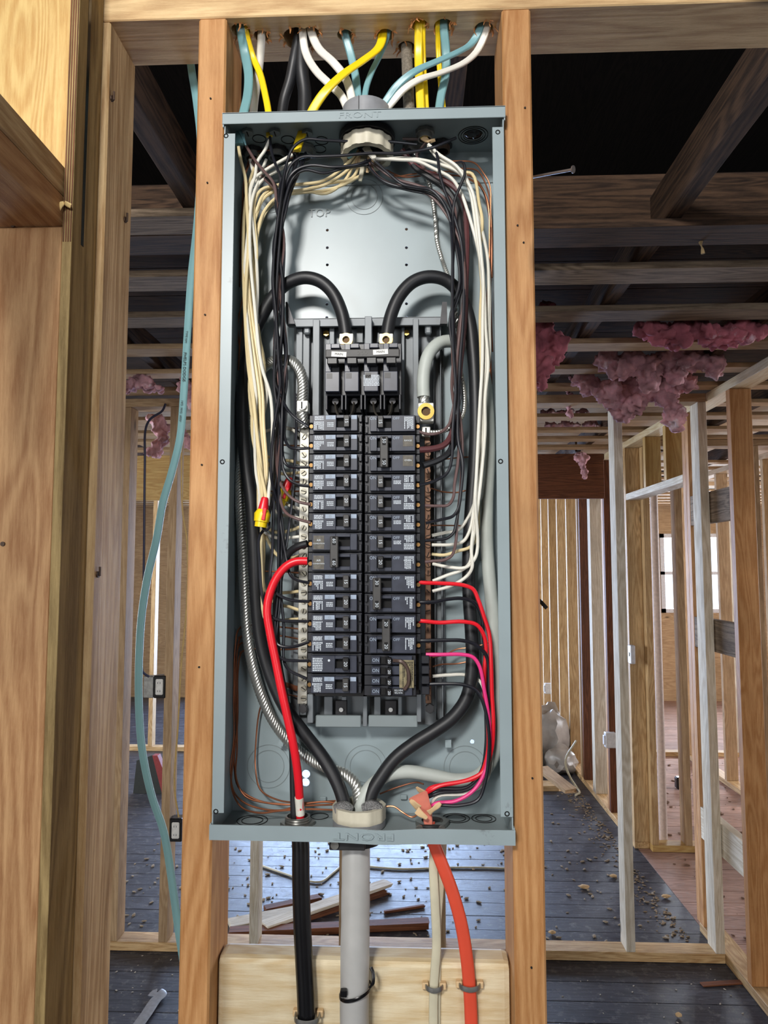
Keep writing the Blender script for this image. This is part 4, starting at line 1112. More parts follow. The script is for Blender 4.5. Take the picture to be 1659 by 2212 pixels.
for n, (v_, e) in enumerate(sorted(rwe.items())):
    q = [2, 3, 5, 0, 1, 4][n]; Yb = .917 + .0042 * q; mid = []
    for vv, lo, hi in ((540, 1028, 1052), (620, 1036, 1058), (700, 1036, 1060), (780, 1037, 1062), (860, 1036, 1050), (940, 1033, 1048), (1020, 1028, 1044), (1080, 1024, 1038)):
        if vv < e[0][1] - 30: mid.append((lo + (hi - lo) * tri(q * 3.5 + (vv // 80) * (.9 + q % 2 * .6), 10), vv + rnd(-12, 12), Yb + rnd(-.002, .002)))
    cr_ = n in (2,)
    wire('%s insulated wire landing on the brown neutral bar, %s such wire from the top' % ('cream' if cr_ else 'white', ORD[n]), rws[q] + mid + e, .0022, M_CREAM if cr_ else M_WHITE, group='neutral wires in the brown-bar side bundle')
# copper, brown-bar side
rc = [
    [(955, 350, .95), (990, 348, .95), (1025, 352, .955), (1045, 375, .96), (1058, 400, .962), (1060, 460, .965), (1062, 560, .965), (1058, 640, .965)],
    [(945, 335, .95), (985, 362, .95), (1030, 368, .955), (1048, 395, .96), (1058, 430, .965), (1061, 520, .965), (1060, 640, .965), (1064, 760, .965)],
    [(930, 325, .95), (960, 350, .95), (1010, 385, .955), (1040, 405, .96), (1054, 440, .965), (1057, 520, .97), (1055, 700, .97), (1060, 850, .97)],
    [(830, 365, .965), (870, 382, .97), (930, 378, .97), (1000, 382, .965), (1035, 400, .965), (1052, 440, .97), (1060, 560, .97), (1052, 640, .97), (1058, 740, .97), (1062, 830, .97)],
    [(820, 360, .965), (850, 380, .97), (900, 375, .972), (985, 372, .968), (1030, 390, .965), (1058, 450, .97), (1063, 600, .97)],
]
for n, pts in enumerate(rc): wire('bare copper ground curving along the brown-bar side wall, %s of five' % ORD[n], pts, .0011, M_COPPER if n % 2 == 0 else M_COPPERD, group='copper grounds along the brown-bar side wall')
for n, pts in enumerate([[(932, 992, .955), (960, 992, .97), (995, 988, .975), (1015, 987, .975)], [(932, 1055, .95), (955, 1062, .965), (985, 1064, .97), (1013, 1058, .97)], [(932, 1135, .95), (965, 1135, .965), (1008, 1136, .97)], [(934, 1420, .95), (960, 1415, .96), (985, 1403, .965), (1010, 1399, .965), (1050, 1390, .96), (1060, 1380, .96)], [(934, 1440, .95), (955, 1435, .96), (985, 1434, .965), (1008, 1430, .965)]]):
    wire('bare copper wire on the brown neutral bar, %s from the top' % ORD[n], pts, .0010, M_COPPER, group='copper grounds on the brown neutral bar')
# coloured circuits low on the brown-bar side, down to the clamp connector
cc = [
    ('bright red wire from the 30 breaker curving down to the clamp', [(905, 1258, .918), (918, 1259, .918), (950, 1260, .92), (1000, 1264, .922), (1022, 1273, .922), (1033, 1295, .922), (1045, 1330, .922), (1057, 1370, .922), (1061, 1430, .922), (1063, 1500, .924), (1066, 1560, .925), (1062, 1620, .928), (1045, 1665, .93), (1010, 1685, .932), (950, 1697, .935), (922, 1712, .938)], .0026, M_RED),
    ('black wire from the 30 breaker curving down to the clamp', [(905, 1301, .918), (918, 1301, .918), (940, 1300, .92), (970, 1294, .925), (1000, 1293, .928), (1026, 1303, .93), (1040, 1330, .932), (1044, 1370, .934), (1050, 1450, .936), (1050, 1540, .936), (1050, 1610, .936), (1040, 1665, .938), (1010, 1700, .938), (940, 1705, .94), (920, 1720, .94)], .0024, M_BLACK),
    ('bright red wire from the worn 20 double breaker to the clamp', [(905, 1341, .918), (918, 1342, .918), (950, 1345, .92), (1000, 1343, .922), (1030, 1350, .924), (1045, 1372, .926), (1050, 1400, .928), (1047, 1440, .93), (1047, 1500, .93), (1055, 1570, .93), (1053, 1630, .93), (1035, 1675, .932), (990, 1690, .934), (930, 1702, .938), (918, 1715, .94)], .0026, M_RED),
    ('black wire from the worn 20 double breaker to the clamp', [(905, 1384, .918), (918, 1384, .918), (960, 1383, .92), (1000, 1384, .922), (1028, 1393, .924), (1050, 1415, .926), (1056, 1450, .928), (1056, 1540, .93), (1058, 1610, .932), (1045, 1670, .934), (1010, 1705, .936), (950, 1712, .938), (924, 1722, .94)], .0024, M_BLACK),
    ('magenta wire from the quad breaker curving down to the clamp', [(920, 1414, .918), (950, 1414, .918), (1000, 1414, .92), (1022, 1420, .92), (1036, 1440, .92), (1046, 1490, .92), (1055, 1545, .92), (1058, 1600, .922), (1050, 1660, .924), (1025, 1705, .926), (985, 1730, .928), (940, 1736, .932), (925, 1750, .935)], .0024, M_MAG),
    ('black wire from the lowest quad terminal looping to the clamp', [(922, 1478, .918), (960, 1477, .918), (1000, 1479, .918), (1030, 1492, .918), (1046, 1525, .918), (1056, 1580, .918), (1056, 1630, .92), (1048, 1690, .922), (1032, 1728, .924), (990, 1740, .926), (945, 1740, .93), (922, 1755, .935)], .0022, M_BLACK),
    ('white wire from the brown bar behind the black cable to the clamp', [(934, 1461, .948), (970, 1458, .955), (1005, 1458, .962), (1035, 1470, .96), (1048, 1500, .95), (1056, 1580, .944), (1062, 1640, .942), (1048, 1690, .94), (1005, 1714, .94), (945, 1720, .942), (928, 1745, .942)], .0022, M_WHITE),
]
for l, pts, r_, mt in cc: wire(l, pts, r_, mt, group=None)

# ---- service cables
SYB = .958
wire('thick black service cable looping from the main breaker down the steel-bar side', [(748, 745, .935), (746, 715, .936), (738, 675, .938), (718, 632, .94), (690, 607, .942), (655, 600, .944), (618, 614, .948), (588, 645, .952), (565, 685, .956), (545, 735, .96), (530, 800, .962), (524, 900, .962), (531, 1000, .96), (543, 1090, .958), (549, 1200, .957), (553, 1290, .957), (562, 1380, .957), (581, 1450, .957), (614, 1525, .957), (660, 1588, .956), (700, 1640, .952), (728, 1690, .946), (742, 1730, .942), (750, 1780, .94)], .0087, M_BLACKM, 'service_cable', 'cable', seg=16)
wire('thick black service cable looping from the main breaker down the brown-bar side', [(835, 745, .935), (837, 718, .936), (845, 680, .938), (864, 638, .94), (892, 609, .942), (925, 598, .944), (960, 604, .948), (990, 630, .952), (1011, 680, .955), (1021, 750, .957), (1027, 850, .958), (1027, 960, .958), (1019, 1080, .957), (1013, 1180, .956), (1013, 1280, .956), (1018, 1360, .955), (1020, 1440, .954), (1009, 1505, .953), (980, 1548, .952), (940, 1578, .952), (892, 1608, .951), (852, 1640, .949), (822, 1680, .946), (802, 1715, .943), (790, 1780, .94)], .0087, M_BLACKM, 'service_cable', 'cable', seg=16)
o = wire('pale grey neutral service cable bending from the brass lug down behind', [(915, 858, .935), (914, 830, .936), (917, 795, .938), (928, 762, .942), (952, 740, .95), (985, 738, .958), (1020, 752, .966), (1043, 800, .968), (1053, 880, .965), (1056, 980, .962), (1052, 1080, .96), (1052, 1180, .957), (1060, 1280, .955), (1070, 1390, .953), (1076, 1500, .953), (1074, 1590, .953), (1060, 1645, .955), (1030, 1678, .958), (985, 1685, .962), (930, 1674, .962), (880, 1667, .96), (835, 1675, .955), (800, 1700, .948), (782, 1735, .943), (772, 1780, .94)], .0086, M_GREYJ, 'service_cable', 'cable', seg=16)
m = MB(); m.tube([P(915, 856, .935), P(918, 885, .934)], .0072, 24, lobes=9, twist=120, sub=6); m.build('bare_strands', M_ALU, o, True)
wire('bare stranded aluminium cable curling from the small lug down the steel-bar side', [(656, 925, .94), (653, 900, .938), (653, 862, .938), (654, 830, .938), (648, 800, .94), (632, 781, .945), (608, 776, .955), (585, 782, .965), (565, 800, .972), (545, 850, .976), (530, 920, .976), (521, 1000, .974), (519, 1080, .972), (524, 1180, .97), (528, 1280, .968), (534, 1370, .966), (546, 1440, .966), (566, 1505, .966), (592, 1560, .968), (630, 1608, .972), (672, 1642, .972), (715, 1662, .965), (745, 1672, .958), (768, 1695, .95), (776, 1740, .945)], .0072, M_ALU, 'ground_cable', 'cable', seg=30, lobes=10, twist=150, sub=16)
wire('thick red wire bending from the 60 breaker down through the bottom connector', [(664, 1212, .917), (640, 1213, .916), (620, 1222, .915), (600, 1244, .914), (583, 1282, .914), (577, 1320, .914), (584, 1370, .914), (596, 1430, .914), (608, 1490, .914), (620, 1545, .915), (634, 1610, .918), (643, 1670, .924), (648, 1740, .935), (649, 1775, .94)], .0054, M_RED, 'thick_wire', 'wire', seg=14)
wire('thick grey-black wire beside the red one from the 60 breaker', [(664, 1174, .917), (645, 1180, .92), (625, 1194, .928), (610, 1225, .935), (600, 1270, .94), (596, 1340, .944), (600, 1420, .945), (614, 1500, .945), (628, 1570, .942), (633, 1640, .94), (634, 1700, .94), (636, 1775, .94)], .0048, M_BLACKM, 'thick_wire', 'wire', seg=14)
m = MB(); m.tube([P(646, 1722, .9315), P(648, 1745, .936), P(649, 1760, .9375)], .0058, 10); tag(m.build('jacket_end', M_WHITE, None, True), 'white frayed sleeve end round the thick red wire above the locknut', 'sleeve')

# ---- wire nuts
def wire_nut(u, v, Y, rot, label):
    c = P(u, v, Y); t = empty('wire_nut', c, label=label, cat='wire nut'); t.rotation_euler = (0, math.radians(rot), 0)
    def L(prof, nm, mat, **k):
        m = MB(); m.lathe(prof, (0, 0, 0), 'z', 24, **k); o = m.build(nm, mat, t, True, origin=(0, 0, 0)); o.location = (0, 0, 0)
    L([(.0095, -.006), (.0098, .004), (.0072, .010), (.0002, .010), (.0002, -.006)], 'yellow_shell', M_YELLOW, lob=.08, lobn=8)
    L([(.0078, -.013), (.0080, -.0062), (.0002, -.0062), (.0002, -.013)], 'yellow_skirt', M_YELLOW)
    L([(.0066, .008), (.0046, .024), (.0036, .026), (.0002, .026), (.0002, .008)], 'red_cap', M_RED, lob=.08, lobn=6)
    m = MB(); m.box(.0015, .0062, -.0102, -.0085, -.004, .012, .0006); o = m.build('red_rib', M_RED, t, origin=(0, 0, 0)); o.location = (0, 0, 0)
wire_nut(566, 1117, .917, 8, 'red and yellow wire nut hanging in front of the cream wires')
wire_nut(611, 1070, .950, 22, 'red and yellow wire nut tucked behind the black wires')
wire('short black wire looping out under the front wire nut', [(567, 1136, .92), (572, 1146, .918), (580, 1142, .92), (582, 1128, .924)], .0016, M_BLACK)

# ---- cables above the panel
TZ = BZ1 + .002
def cab(label, pts, r, mat, flat=None, Y=.945, **kw):
    pp = []
    for q in pts:
        pp.append((q[0], q[1], q[2] if len(q) > 2 else Y))
    return wire(label, pp, r, mat, 'cable', 'cable', 'cables dropping from the top plate into the panel', flat=flat, wide=Vector((1, -.15, 0)) if flat else None or Vector((1, 0, 0)), **kw)
def up(h, n=0):  # point inside a header hole
    x, y_, r = hc[h]; return (x, y_)
def cab3(label, h, pts, r, mat, flat=None, dx=0, seg=20, **kw):
    x, y_, rr = hc[h]
    P3 = [Vector((x + dx, y_, ZP0 + .03)), Vector((x + dx, y_, ZP0 + .004))]
    P3 += [P(u, v, Y) for u, v, Y in pts]
    m = MB(); m.tube(P3, r, seg, flat=flat, wide=Vector((1, -.1, 0)), **kw)
    return tag(m.build('cable', mat, None, True), label, 'cable', 'cables dropping from the top plate into the panel')
cab3('stained teal flat cable at the steel-bar side edge of the panel top', 0, [(528, 110, .945), (537, 160, .94), (535, 205, .935), (526, 245, .93), (520, 280, .928), (517, 312, .926)], 0.0066, M_TEAL, .003)
cab3('yellow flat cable crossing beside the stained teal cable', 0, [(545, 120, .95), (562, 160, .945), (573, 205, .94), (580, 245, .935), (582, 295, .932)], 0.0046, M_YELLOW, .0025, dx=.006)
cab3('off-white old cable leaning behind the yellow one', 1, [(562, 125, .96), (556, 175, .962), (549, 225, .962), (546, 262, .96)], 0.0055, M_WJ)
cab3('black rubber cable sagging sideways from the wide charred hole', 2, [(635, 130, .96), (626, 175, .965), (614, 215, .97), (607, 262, .97)], 0.0073, M_BLACKM)
cab3('black rubber cable straight behind the white cables', 2, [(652, 150, .965), (658, 200, .97), (657, 262, .97)], 0.0097, M_BLACKM, dx=.006)
cab3('white flat cable, lower of the pair swooping to the grey pipe stub', 3, [(660, 112, .945), (682, 152, .94), (712, 182, .938), (736, 205, .94), (752, 240, .94), (770, 300, .94)], 0.0055, M_WJ, .0028, dx=-.012)
cab3('white flat cable, upper of the pair swooping to the grey pipe stub', 3, [(688, 104, .94), (720, 135, .936), (747, 170, .938), (757, 200, .94), (765, 240, .94), (780, 300, .94)], 0.0057, M_WJ, .0028)
cab3('teal cable dropping straight into the grey pipe stub', 4, [(757, 115, .95), (768, 165, .95), (773, 210, .948), (778, 260, .945), (782, 300, .945)], 0.0055, M_TEALC, .0028)
cab3('wide yellow cable swooping sideways across the white ones', 5, [(818, 103, .94), (785, 130, .93), (742, 160, .922), (704, 196, .92), (680, 230, .925), (664, 262, .93), (648, 300, .93), (640, 326, .928)], 0.0064, M_YELLOW, .0028, dx=-.003)
cab3('thin teal cable curving behind the wide yellow one into the stub', 5, [(820, 120, .955), (803, 155, .95), (791, 190, .948), (787, 225, .946), (788, 300, .945)], 0.0043, M_TEALC, .0025, dx=.004)
cab3('old grey cloth-braided cable in the dark low hole', 6, [(880, 150, .955), (882, 200, .957), (885, 262, .957)], 0.0078, M_CLOTH)
cab3('yellow flat cable dropping straight, front one of two', 7, [(904, 110, .945), (906, 180, .943), (911, 262, .94), (916, 296, .935)], 0.0059, M_YELLOW, .003)
cab3('narrow yellow cable just behind the straight yellow one', 7, [(914, 130, .955), (918, 190, .953), (922, 262, .95)], 0.0041, M_YELLOW, .0025, dx=.005)
cab3('narrow yellow cable behind the dirty teal drop', 8, [(947, 110, .955), (952, 180, .958), (961, 262, .955)], 0.0036, M_YELLOW, .0025, dx=-.008)
cab3('dirty teal flat cable dropping behind the crossing pair', 8, [(964, 120, .95), (962, 165, .952), (953, 205, .952), (945, 262, .95)], 0.0059, M_TEAL, .003)
cab3('teal cable sweeping sideways from the last hole into the stub', 9, [(1020, 92, .945), (990, 112, .935), (945, 132, .928), (895, 155, .926), (858, 185, .93), (838, 212, .935), (818, 245, .938), (800, 300, .94)], 0.0052, M_TEALC, .0028, dx=-.004)
cab3('white cable sweeping sideways under the teal one into the stub', 9, [(1034, 105, .948), (1005, 134, .94), (955, 156, .932), (905, 172, .93), (870, 195, .932), (848, 220, .936), (825, 250, .938), (805, 300, .94)], 0.0050, M_WJ, .0028, dx=.005)
# the loose teal cable past the steel-bar side stud
pts = [(405, 60, 1.02), (413, 145, 1.02), (424, 215, 1.02), (434, 320, 1.02), (426, 480, 1.02), (413, 600, 1.02), (405, 720, 1.02), (397, 850, 1.02), (389, 945, 1.02), (371, 1020, 1.02), (352, 1085, 1.02), (338, 1165, 1.02), (318, 1250, 1.02), (305, 1340, 1.02), (300, 1440, 1.02), (300, 1520, 1.02), (307, 1620, 1.02), (328, 1720, 1.02), (352, 1790, 1.02), (362, 1840, 1.02), (375, 1930, 1.02), (386, 2010, 1.02), (400, 2100, 1.02)]
tl = wire('long loose teal flat cable wandering down behind the stud', pts, .0062, M_TEALC, 'cable', 'cable', flat=.003, wide=Vector((1, -.3, 0)), seg=22)
def cable_text(s, u0, v0, u1, v1, size):
    a = P(u0, v0, 1.0155); b = P(u1, v1, 1.0155)
    ang = math.degrees(math.atan2(b.x - a.x, -(b.z - a.z)))
    text('cable_print', s, size, (a + b) / 2, M_INK, tl, 90 - ang, .00005)
cable_text('TYPE NM', 404, 705, 400, 750, .0045); cable_text('PHELPS DODGE', 400, 745, 396, 840, .0062); cable_text('14/2  W/G  600V', 395, 850, 387, 925, .0045)

# ---- connectors
def thing_ring(name, label, cat, parts, loc, group=None):
    t = empty(name, loc, label=label, cat=cat, group=group)
    for nm, mat, fn in parts: fn().build(nm, mat, t, True)
    return t
cT = P(791, 240, .942)
thing_ring('pipe_stub', 'short grey plastic pipe stub on top of the panel, stuffed with cables', 'pipe stub', [
    ('pipe', M_PVCG, lambda: MB().ring((cT.x, .942, BZ1 + .017), .0325, .0295, .034, 'z', 40)),
    ('seam', M_SLOT, lambda: MB().box(cT.x - .008, cT.x - .0075, .9088, .9094, BZ1 + .010, BZ1 + .034))], (cT.x, .942, BZ1))
cN = P(793, 298, .942)
thing_ring('plastic_locknut', 'large cream ribbed plastic locknut under the panel top', 'locknut', [
    ('nut', M_PVCC, lambda: MB().ring((cN.x, .942, BZ1 - .0240), .0345, .0275, .020, 'z', 72, .045, 12)),
    ('washer', M_DARKM, lambda: MB().ring((cN.x, .942, BZ1 - .0085), .0385, .029, .008, 'z', 40))], (cN.x, .942, BZ1 - .03))
cB = P(776, 1755, .940)
thing_ring('plastic_bushing', 'large cream ribbed plastic bushing on the panel floor with the service cables', 'bushing', [
    ('nut', M_PVCC, lambda: MB().ring((cB.x, .940, BZ0 + .0190), .0330, .0270, .017, 'z', 72, .03, 10)),
    ('grey_base', M_PVCG, lambda: MB().ring((cB.x, .940, BZ0 + .0065), .0335, .027, .008, 'z', 40)),
    ('under_clamp', M_DARKM, lambda: MB().ring((cB.x - .002, .940, BZ0 - .010), .031, .022, .014, 'z', 30).box(cB.x - .034, cB.x + .010, .903, .912, BZ0 - .016, BZ0 - .006, .001)),
    ('clamp_screw', M_ZINC, lambda: MB().cyl((cB.x - .027, .902, BZ0 - .009), .005, .004, 'y', 14))], (cB.x, .94, BZ0))
cK = P(643, 1762, .940)
thing_ring('metal_locknut', 'silver threaded metal fitting round the red and black wires on the panel floor', 'locknut', [
    ('thread', M_ZINC, lambda: MB().lathe([(.0155, .0), (.0165, .0015), (.0155, .003), (.0165, .0045), (.0155, .006), (.0165, .0075), (.0155, .009), (.0160, .0105), (.0135, .0105), (.0135, 0)], (cK.x, .940, BZ0 + .002), 'z', 32)),
    ('nut', M_ZINC, lambda: MB().ring((cK.x, .940, BZ0 + .0035), .0205, .0150, .004, 'z', 48, .08, 6)),
    ('under_flange', M_ZINC, lambda: MB().ring((cK.x, .940, BZ0 - .003), .0195, .0120, .006, 'z', 30))], (cK.x, .94, BZ0))
cC = P(928, 1775, .925)
thing_ring('clamp_connector', 'two-screw metal cable clamp gripping the orange cable on the panel floor', 'cable clamp', [
    ('clamp_bar', M_DARKM, lambda: MB().box(cC.x - .014, cC.x + .017, .912, .918, BZ0 + .004, BZ0 + .012, .002)),
    ('screw', M_ZINC, lambda: MB().cyl((cC.x - .0125, .9105, BZ0 + .008), .0048, .005, 'y', 16)),
    ('screw', M_ZINC, lambda: MB().cyl((cC.x + .0150, .9105, BZ0 + .008), .0048, .005, 'y', 16)),
    ('locknut', M_ZINC, lambda: MB().ring((cC.x + .004, .945, BZ0 + .005), .0200, .0140, .005, 'z', 40, .08, 6))], (cC.x, .93, BZ0))
nuts = [(600, 315, .975, .0150), (655, 322, .970, .0165), (548, 322, .975, .0145), (918, 285, .935, .0120), (892, 312, .968, .0135), (955, 318, .965, .0130)]
for n, (u, v, Y, r_) in enumerate(nuts):
    c = P(u, v, Y)
    lbl = ['dull metal locknut under the panel top behind the yellow drop', 'shiny metal locknut under the panel top beside the torn yellow cable', 'dark metal locknut under the panel top near the teal cable', 'metal bushing ring round the yellow cable near the open knockout', 'corroded metal connector beside the cream locknut', 'rusty dark connector behind the yellow bushing ring'][n]
    YY = min(Y, .988 - r_ * 1.1)
    thing_ring('metal_locknut', lbl, 'locknut', [('nut', M_ZINC if n in (1, 3, 4) else M_DARKM, lambda: MB().ring((c.x, YY, BZ1 - .005), r_, r_ * .72, .005, 'z', 48, .09, 8)), ('bushing', M_ZINC if n != 5 else M_RUST, lambda: MB().ring((c.x, YY, BZ1 - .0105), r_ * .85, r_ * .66, .008, 'z', 30))], (c.x, YY, BZ1 - .01), 'metal locknuts under the panel top')
plugs = [(535, 283), (594, 283), (664, 285)]
for n, (u, v) in enumerate(plugs):
    c = on_top(u, v)
    t = empty('knockout_plug', c, label='small hexagonal slotted knockout plug, %s one counted from the teal cable' % ORD[n].replace('topmost', 'first'), cat='plug', group='knockout plugs under the panel top')
    MB().cyl((c.x, c.y, c.z - .002), .0080, .004, 'z', 6).build('plug_body', M_STEELD, t)
    MB().box(c.x - .0007, c.x + .0007, c.y - .005, c.y + .005, c.z - .0046, c.z - .004).build('slot', M_SLOT, t)
# torn jackets
def torn(label, pts, r, mat, flat=.002):
    m = MB(); m.tube([P(*p) for p in pts], r, 8, flat=flat, taper=lambda s: 1 - .55 * s, jit=.5, sub=3); return tag(m.build('torn_jacket', mat, None, True), label, 'cable jacket', 'torn cable jacket ends')
torn('torn teal jacket end above the cream wire', [(520, 285, .925), (526, 300, .924), (531, 314, .924)], .0035, M_TEALC)
torn('torn white jacket tip under the cream locknut', [(790, 318, .935), (800, 332, .932), (812, 346, .928)], .0060, M_WHITE)
torn('torn teal jacket tip under the cream locknut', [(765, 318, .94), (760, 332, .938), (752, 340, .936)], .0050, M_TEALC)
torn('torn cream paper wrap hanging over the round knockout', [(785, 345, .95), (782, 365, .95), (778, 392, .952)], .0050, M_OLDW)
torn('torn pale jacket tip at the yellow bushing ring', [(915, 298, .93), (926, 305, .926), (940, 302, .924)], .0050, M_PAPER)
for n, (u, v) in enumerate(((772, 345), (778, 350), (797, 355), (806, 360))):
    m = MB(); m.tube([P(u, v - 22, .95), P(u - 2, v, .95), P(u - 4 + 6 * (n % 2), v + 18, .952)], .0018, 5, flat=.0006, jit=.5, sub=3)
    tag(m.build('paper_filler', M_PAPER, None), 'brown paper filler strip hanging under the cream locknut, %s one from the steel-bar side' % ('first', 'second', 'third', 'fourth')[n], 'paper strip', 'paper filler strips under the cream locknut')
# orange cable's torn jacket and paper inside the box
cO = P(910, 1735, .93)
m = MB(); m.tube([P(928, 1790, .93), P(925, 1762, .93), P(914, 1738, .926), P(902, 1718, .922)], .0080, 10, flat=.002, jit=.6, taper=lambda s: .7 + .5 * s)
tag(m.build('torn_jacket', plain('faded_orange_jacket', (226, 132, 112), .6), None, True), 'peeled faded orange jacket flap above the two-screw clamp', 'cable jacket', 'torn cable jacket ends')
for n, pts in enumerate(([(905, 1745, .925), (893, 1735, .922), (886, 1728, .922)], [(925, 1755, .92), (940, 1745, .918), (952, 1735, .918)], [(912, 1712, .935), (905, 1705, .932), (900, 1700, .93)], [(900, 1750, .92), (912, 1760, .918), (922, 1768, .918)])):
    m = MB(); m.tube([P(*p) for p in pts], .0042, 6, flat=.0006, jit=.9, sub=5, taper=lambda s: 1.1 - .7 * s)
    tag(m.build('paper_filler', M_PAPER, None), ('brown paper scrap beside the peeling orange flap', 'brown paper scrap curling out past the magenta wire', 'brown paper scrap poking up above the orange flap', 'brown paper scrap lying low across the clamp')[n], 'paper strip', 'paper wraps at the two-screw clamp')
# mesh wrap in the big bushing
for n, (u, v, du) in enumerate(((742, 1745, 14), (803, 1742, 16))):
    m = MB(); m.tube([P(u - du, v + 6, .930), P(u, v, .928), P(u + du, v + 8, .930)], .008, 10, jit=.2)
    tag(m.build('braid_wrap', plain('metal_braid', (150, 150, 150), .4, .7, .6, 900, bump=1), None, True), 'frayed metal braid bunched in the cream bushing, %s cable' % ('beside the steel-bar side' if n == 0 else 'beside the brown-bar side'), 'braid')

# ---- cables below the panel
def below(name, label, pts, r, mat, **kw):
    return wire(label, pts, r, mat, name, 'cable', **kw)
below('cable', 'thick glossy black cable leaving the panel bottom', [(644, 1775, .940), (649, 1815, .938), (650, 1900, .934), (653, 2000, .930), (657, 2080, .928), (661, 2160, .927), (663, 2260, .928), (664, 2420, .930)], .0112, M_BLKPL, flat=.0085, wide=Vector((1, 0, 0)), seg=20)
below('cable_sleeve', 'thick pale grey service cable sleeve leaving the panel bottom', [(770, 1800, .940), (769, 1850, .935), (768, 1950, .928), (767, 2050, .922), (766, 2150, .921), (765, 2260, .921), (765, 2420, .921)], .0178, M_DUCT, seg=24, jit=.03)
below('cable', 'aged white flat cable, front one of two under the panel', [(940, 1800, .945), (936, 1870, .942), (940, 1960, .938), (943, 2040, .935), (937, 2130, .934), (936, 2250, .934), (936, 2420, .934)], .0056, M_OLDW, flat=.003, wide=Vector((1, 0, 0)), seg=12)
below('cable', 'aged white flat cable, rear one of two under the panel', [(958, 1800, .950), (952, 1900, .948), (945, 1990, .944), (944, 2080, .9395), (943, 2200, .9395), (943, 2400, .9395)], .0050, M_OLDW, flat=.0025, wide=Vector((1, 0, 0)), seg=12)
below('cable', 'orange-red flat cable curving out of the panel bottom', [(926, 1778, .935), (935, 1815, .935), (952, 1860, .934), (975, 1920, .933), (995, 1990, .933), (1007, 2060, .933), (1014, 2130, .933), (1018, 2212, .933), (1020, 2400, .934)], .0080, M_ORANGE, flat=.0035, wide=Vector((1, 0, 0)), seg=14)
# staples and tie
def staple(u, v, Y, label, wd=.022):
    c = P(u, v, Y); t = empty('cable_staple', c, label=label, cat='cable staple', group='cable staples on the pale block')
    MB().tube([(c.x - wd / 2, .941, c.z), (c.x - wd / 2 + .002, Y - .002, c.z), (c.x, Y - .005, c.z - .0015), (c.x + wd / 2 - .002, Y - .002, c.z), (c.x + wd / 2, .941, c.z)], .0032, 8, flat=.0012, wide=Vector((0, 0, 1))).build('strap', M_ZINC, t, True)
    for s in (-1, 1):
        MB().box(c.x + s * wd / 2 - .004, c.x + s * wd / 2 + .004, .933, .941, c.z - .004, c.z + .004, .001).build('insulating_foot', M_PAPER, t)
staple(938, 2133, .932, 'metal cable staple with cardboard feet over the aged white cables')
staple(1015, 2131, .931, 'metal cable staple with cardboard feet over the orange-red cable', .026)
staple(662, 2203, .922, 'metal cable staple at the frame edge over the black cable', .030)
cz = P(768, 2140, .92)
t = empty('cable_tie', cz, label='black plastic zip tie cinched round the pale grey sleeve', cat='cable tie')
m = MB(); m.tube([cz + Vector((.0195 * math.cos(a), .0195 * math.sin(a), .006 * math.cos(a))) for a in [k * math.pi / 8 for k in range(17)]], .0022, 6, flat=.0008, wide=Vector((0, 0, 1))); m.build('band', M_BLKPL, t, True)
c = P(742, 2147, .9); MB().box(c.x - .004, c.x + .004, c.y - .001, c.y + .006, c.z - .004, c.z + .004, .0008).build('head', M_BLKPL, t)
a = cz + Vector((.018, -.004, .006)); MB().tube([a, a + Vector((.004, -.004, .008)), a + Vector((.004, -.002, .018)), a + Vector((.001, 0, .024))], .0020, 6, flat=.0006).build('tail', M_BLKPL, t, True)

# ================================================================== BACKGROUND THINGS
# pink insulation
tex = bpy.data.textures.new('fluff', 'CLOUDS'); tex.noise_scale = .05; tex.noise_depth = 4
tex2 = bpy.data.textures.new('fibres', 'CLOUDS'); tex2.noise_scale = .022; tex2.noise_depth = 2
def fluff(label, blobs, Y, mat, thick=.05, vox=.016, group='torn pink insulation batts'):
    m = MB()
    for u, v, ru, rv in blobs:
        c = P(u, v, Y + rnd(-.03, .03)); s = Y / FPX
        r = bmesh.ops.create_icosphere(m.bm, subdivisions=2, radius=1.0)
        ang = rnd(-.4, .4)
        for q in r['verts']:
            k = 1 + .45 * noise.noise(q.co * 2.3 + Vector((u, v, 0)) * .13)
            x, z_ = q.co.x * ru * s * k, q.co.z * rv * s * k
            q.co = Vector((c.x + x * math.cos(ang) - z_ * math.sin(ang), c.y + q.co.y * thick * k, c.z + x * math.sin(ang) + z_ * math.cos(ang)))
    o = m.build('insulation_batt', mat, None, True)
    md = o.modifiers.new('r', 'REMESH'); md.mode = 'VOXEL'; md.voxel_size = vox; md.use_smooth_shade = True
    md = o.modifiers.new('d', 'DISPLACE'); md.texture = tex; md.texture_coords = 'GLOBAL'; md.strength = .06; md.mid_level = .5
    md = o.modifiers.new('s', 'SUBSURF'); md.levels = md.render_levels = 1
    md = o.modifiers.new('f', 'DISPLACE'); md.texture = tex2; md.texture_coords = 'GLOBAL'; md.strength = .055; md.mid_level = .5
    return tag(o, label, 'insulation', group)
fluff('deep pink insulation batt bulging beside the stud top', [(1175, 672, 26, 20), (1165, 740, 32, 50), (1185, 760, 34, 55), (1172, 800, 24, 40), (1150, 770, 30, 60), (1200, 745, 22, 30), (1168, 830, 12, 22)], 2.35, M_PINKD)
fluff('long torn pink insulation batt lying along the ceiling strap', [(1400 + k * 32, 712 + (k % 3) * 8, 34, 20) for k in range(8)] + [(1440, 730, 30, 12), (1560, 742, 26, 14), (1590, 735, 18, 16)], 2.36, M_PINKD)
fluff('ragged pink insulation hanging between two ceiling straps', [(1310, 778, 24, 22), (1335, 800, 22, 24), (1365, 785, 30, 24), (1400, 795, 22, 30), (1440, 780, 40, 26), (1490, 778, 40, 22), (1530, 780, 30, 22), (1545, 805, 14, 18), (1400, 825, 22, 22), (1460, 805, 20, 20)], 2.75, M_PINK)
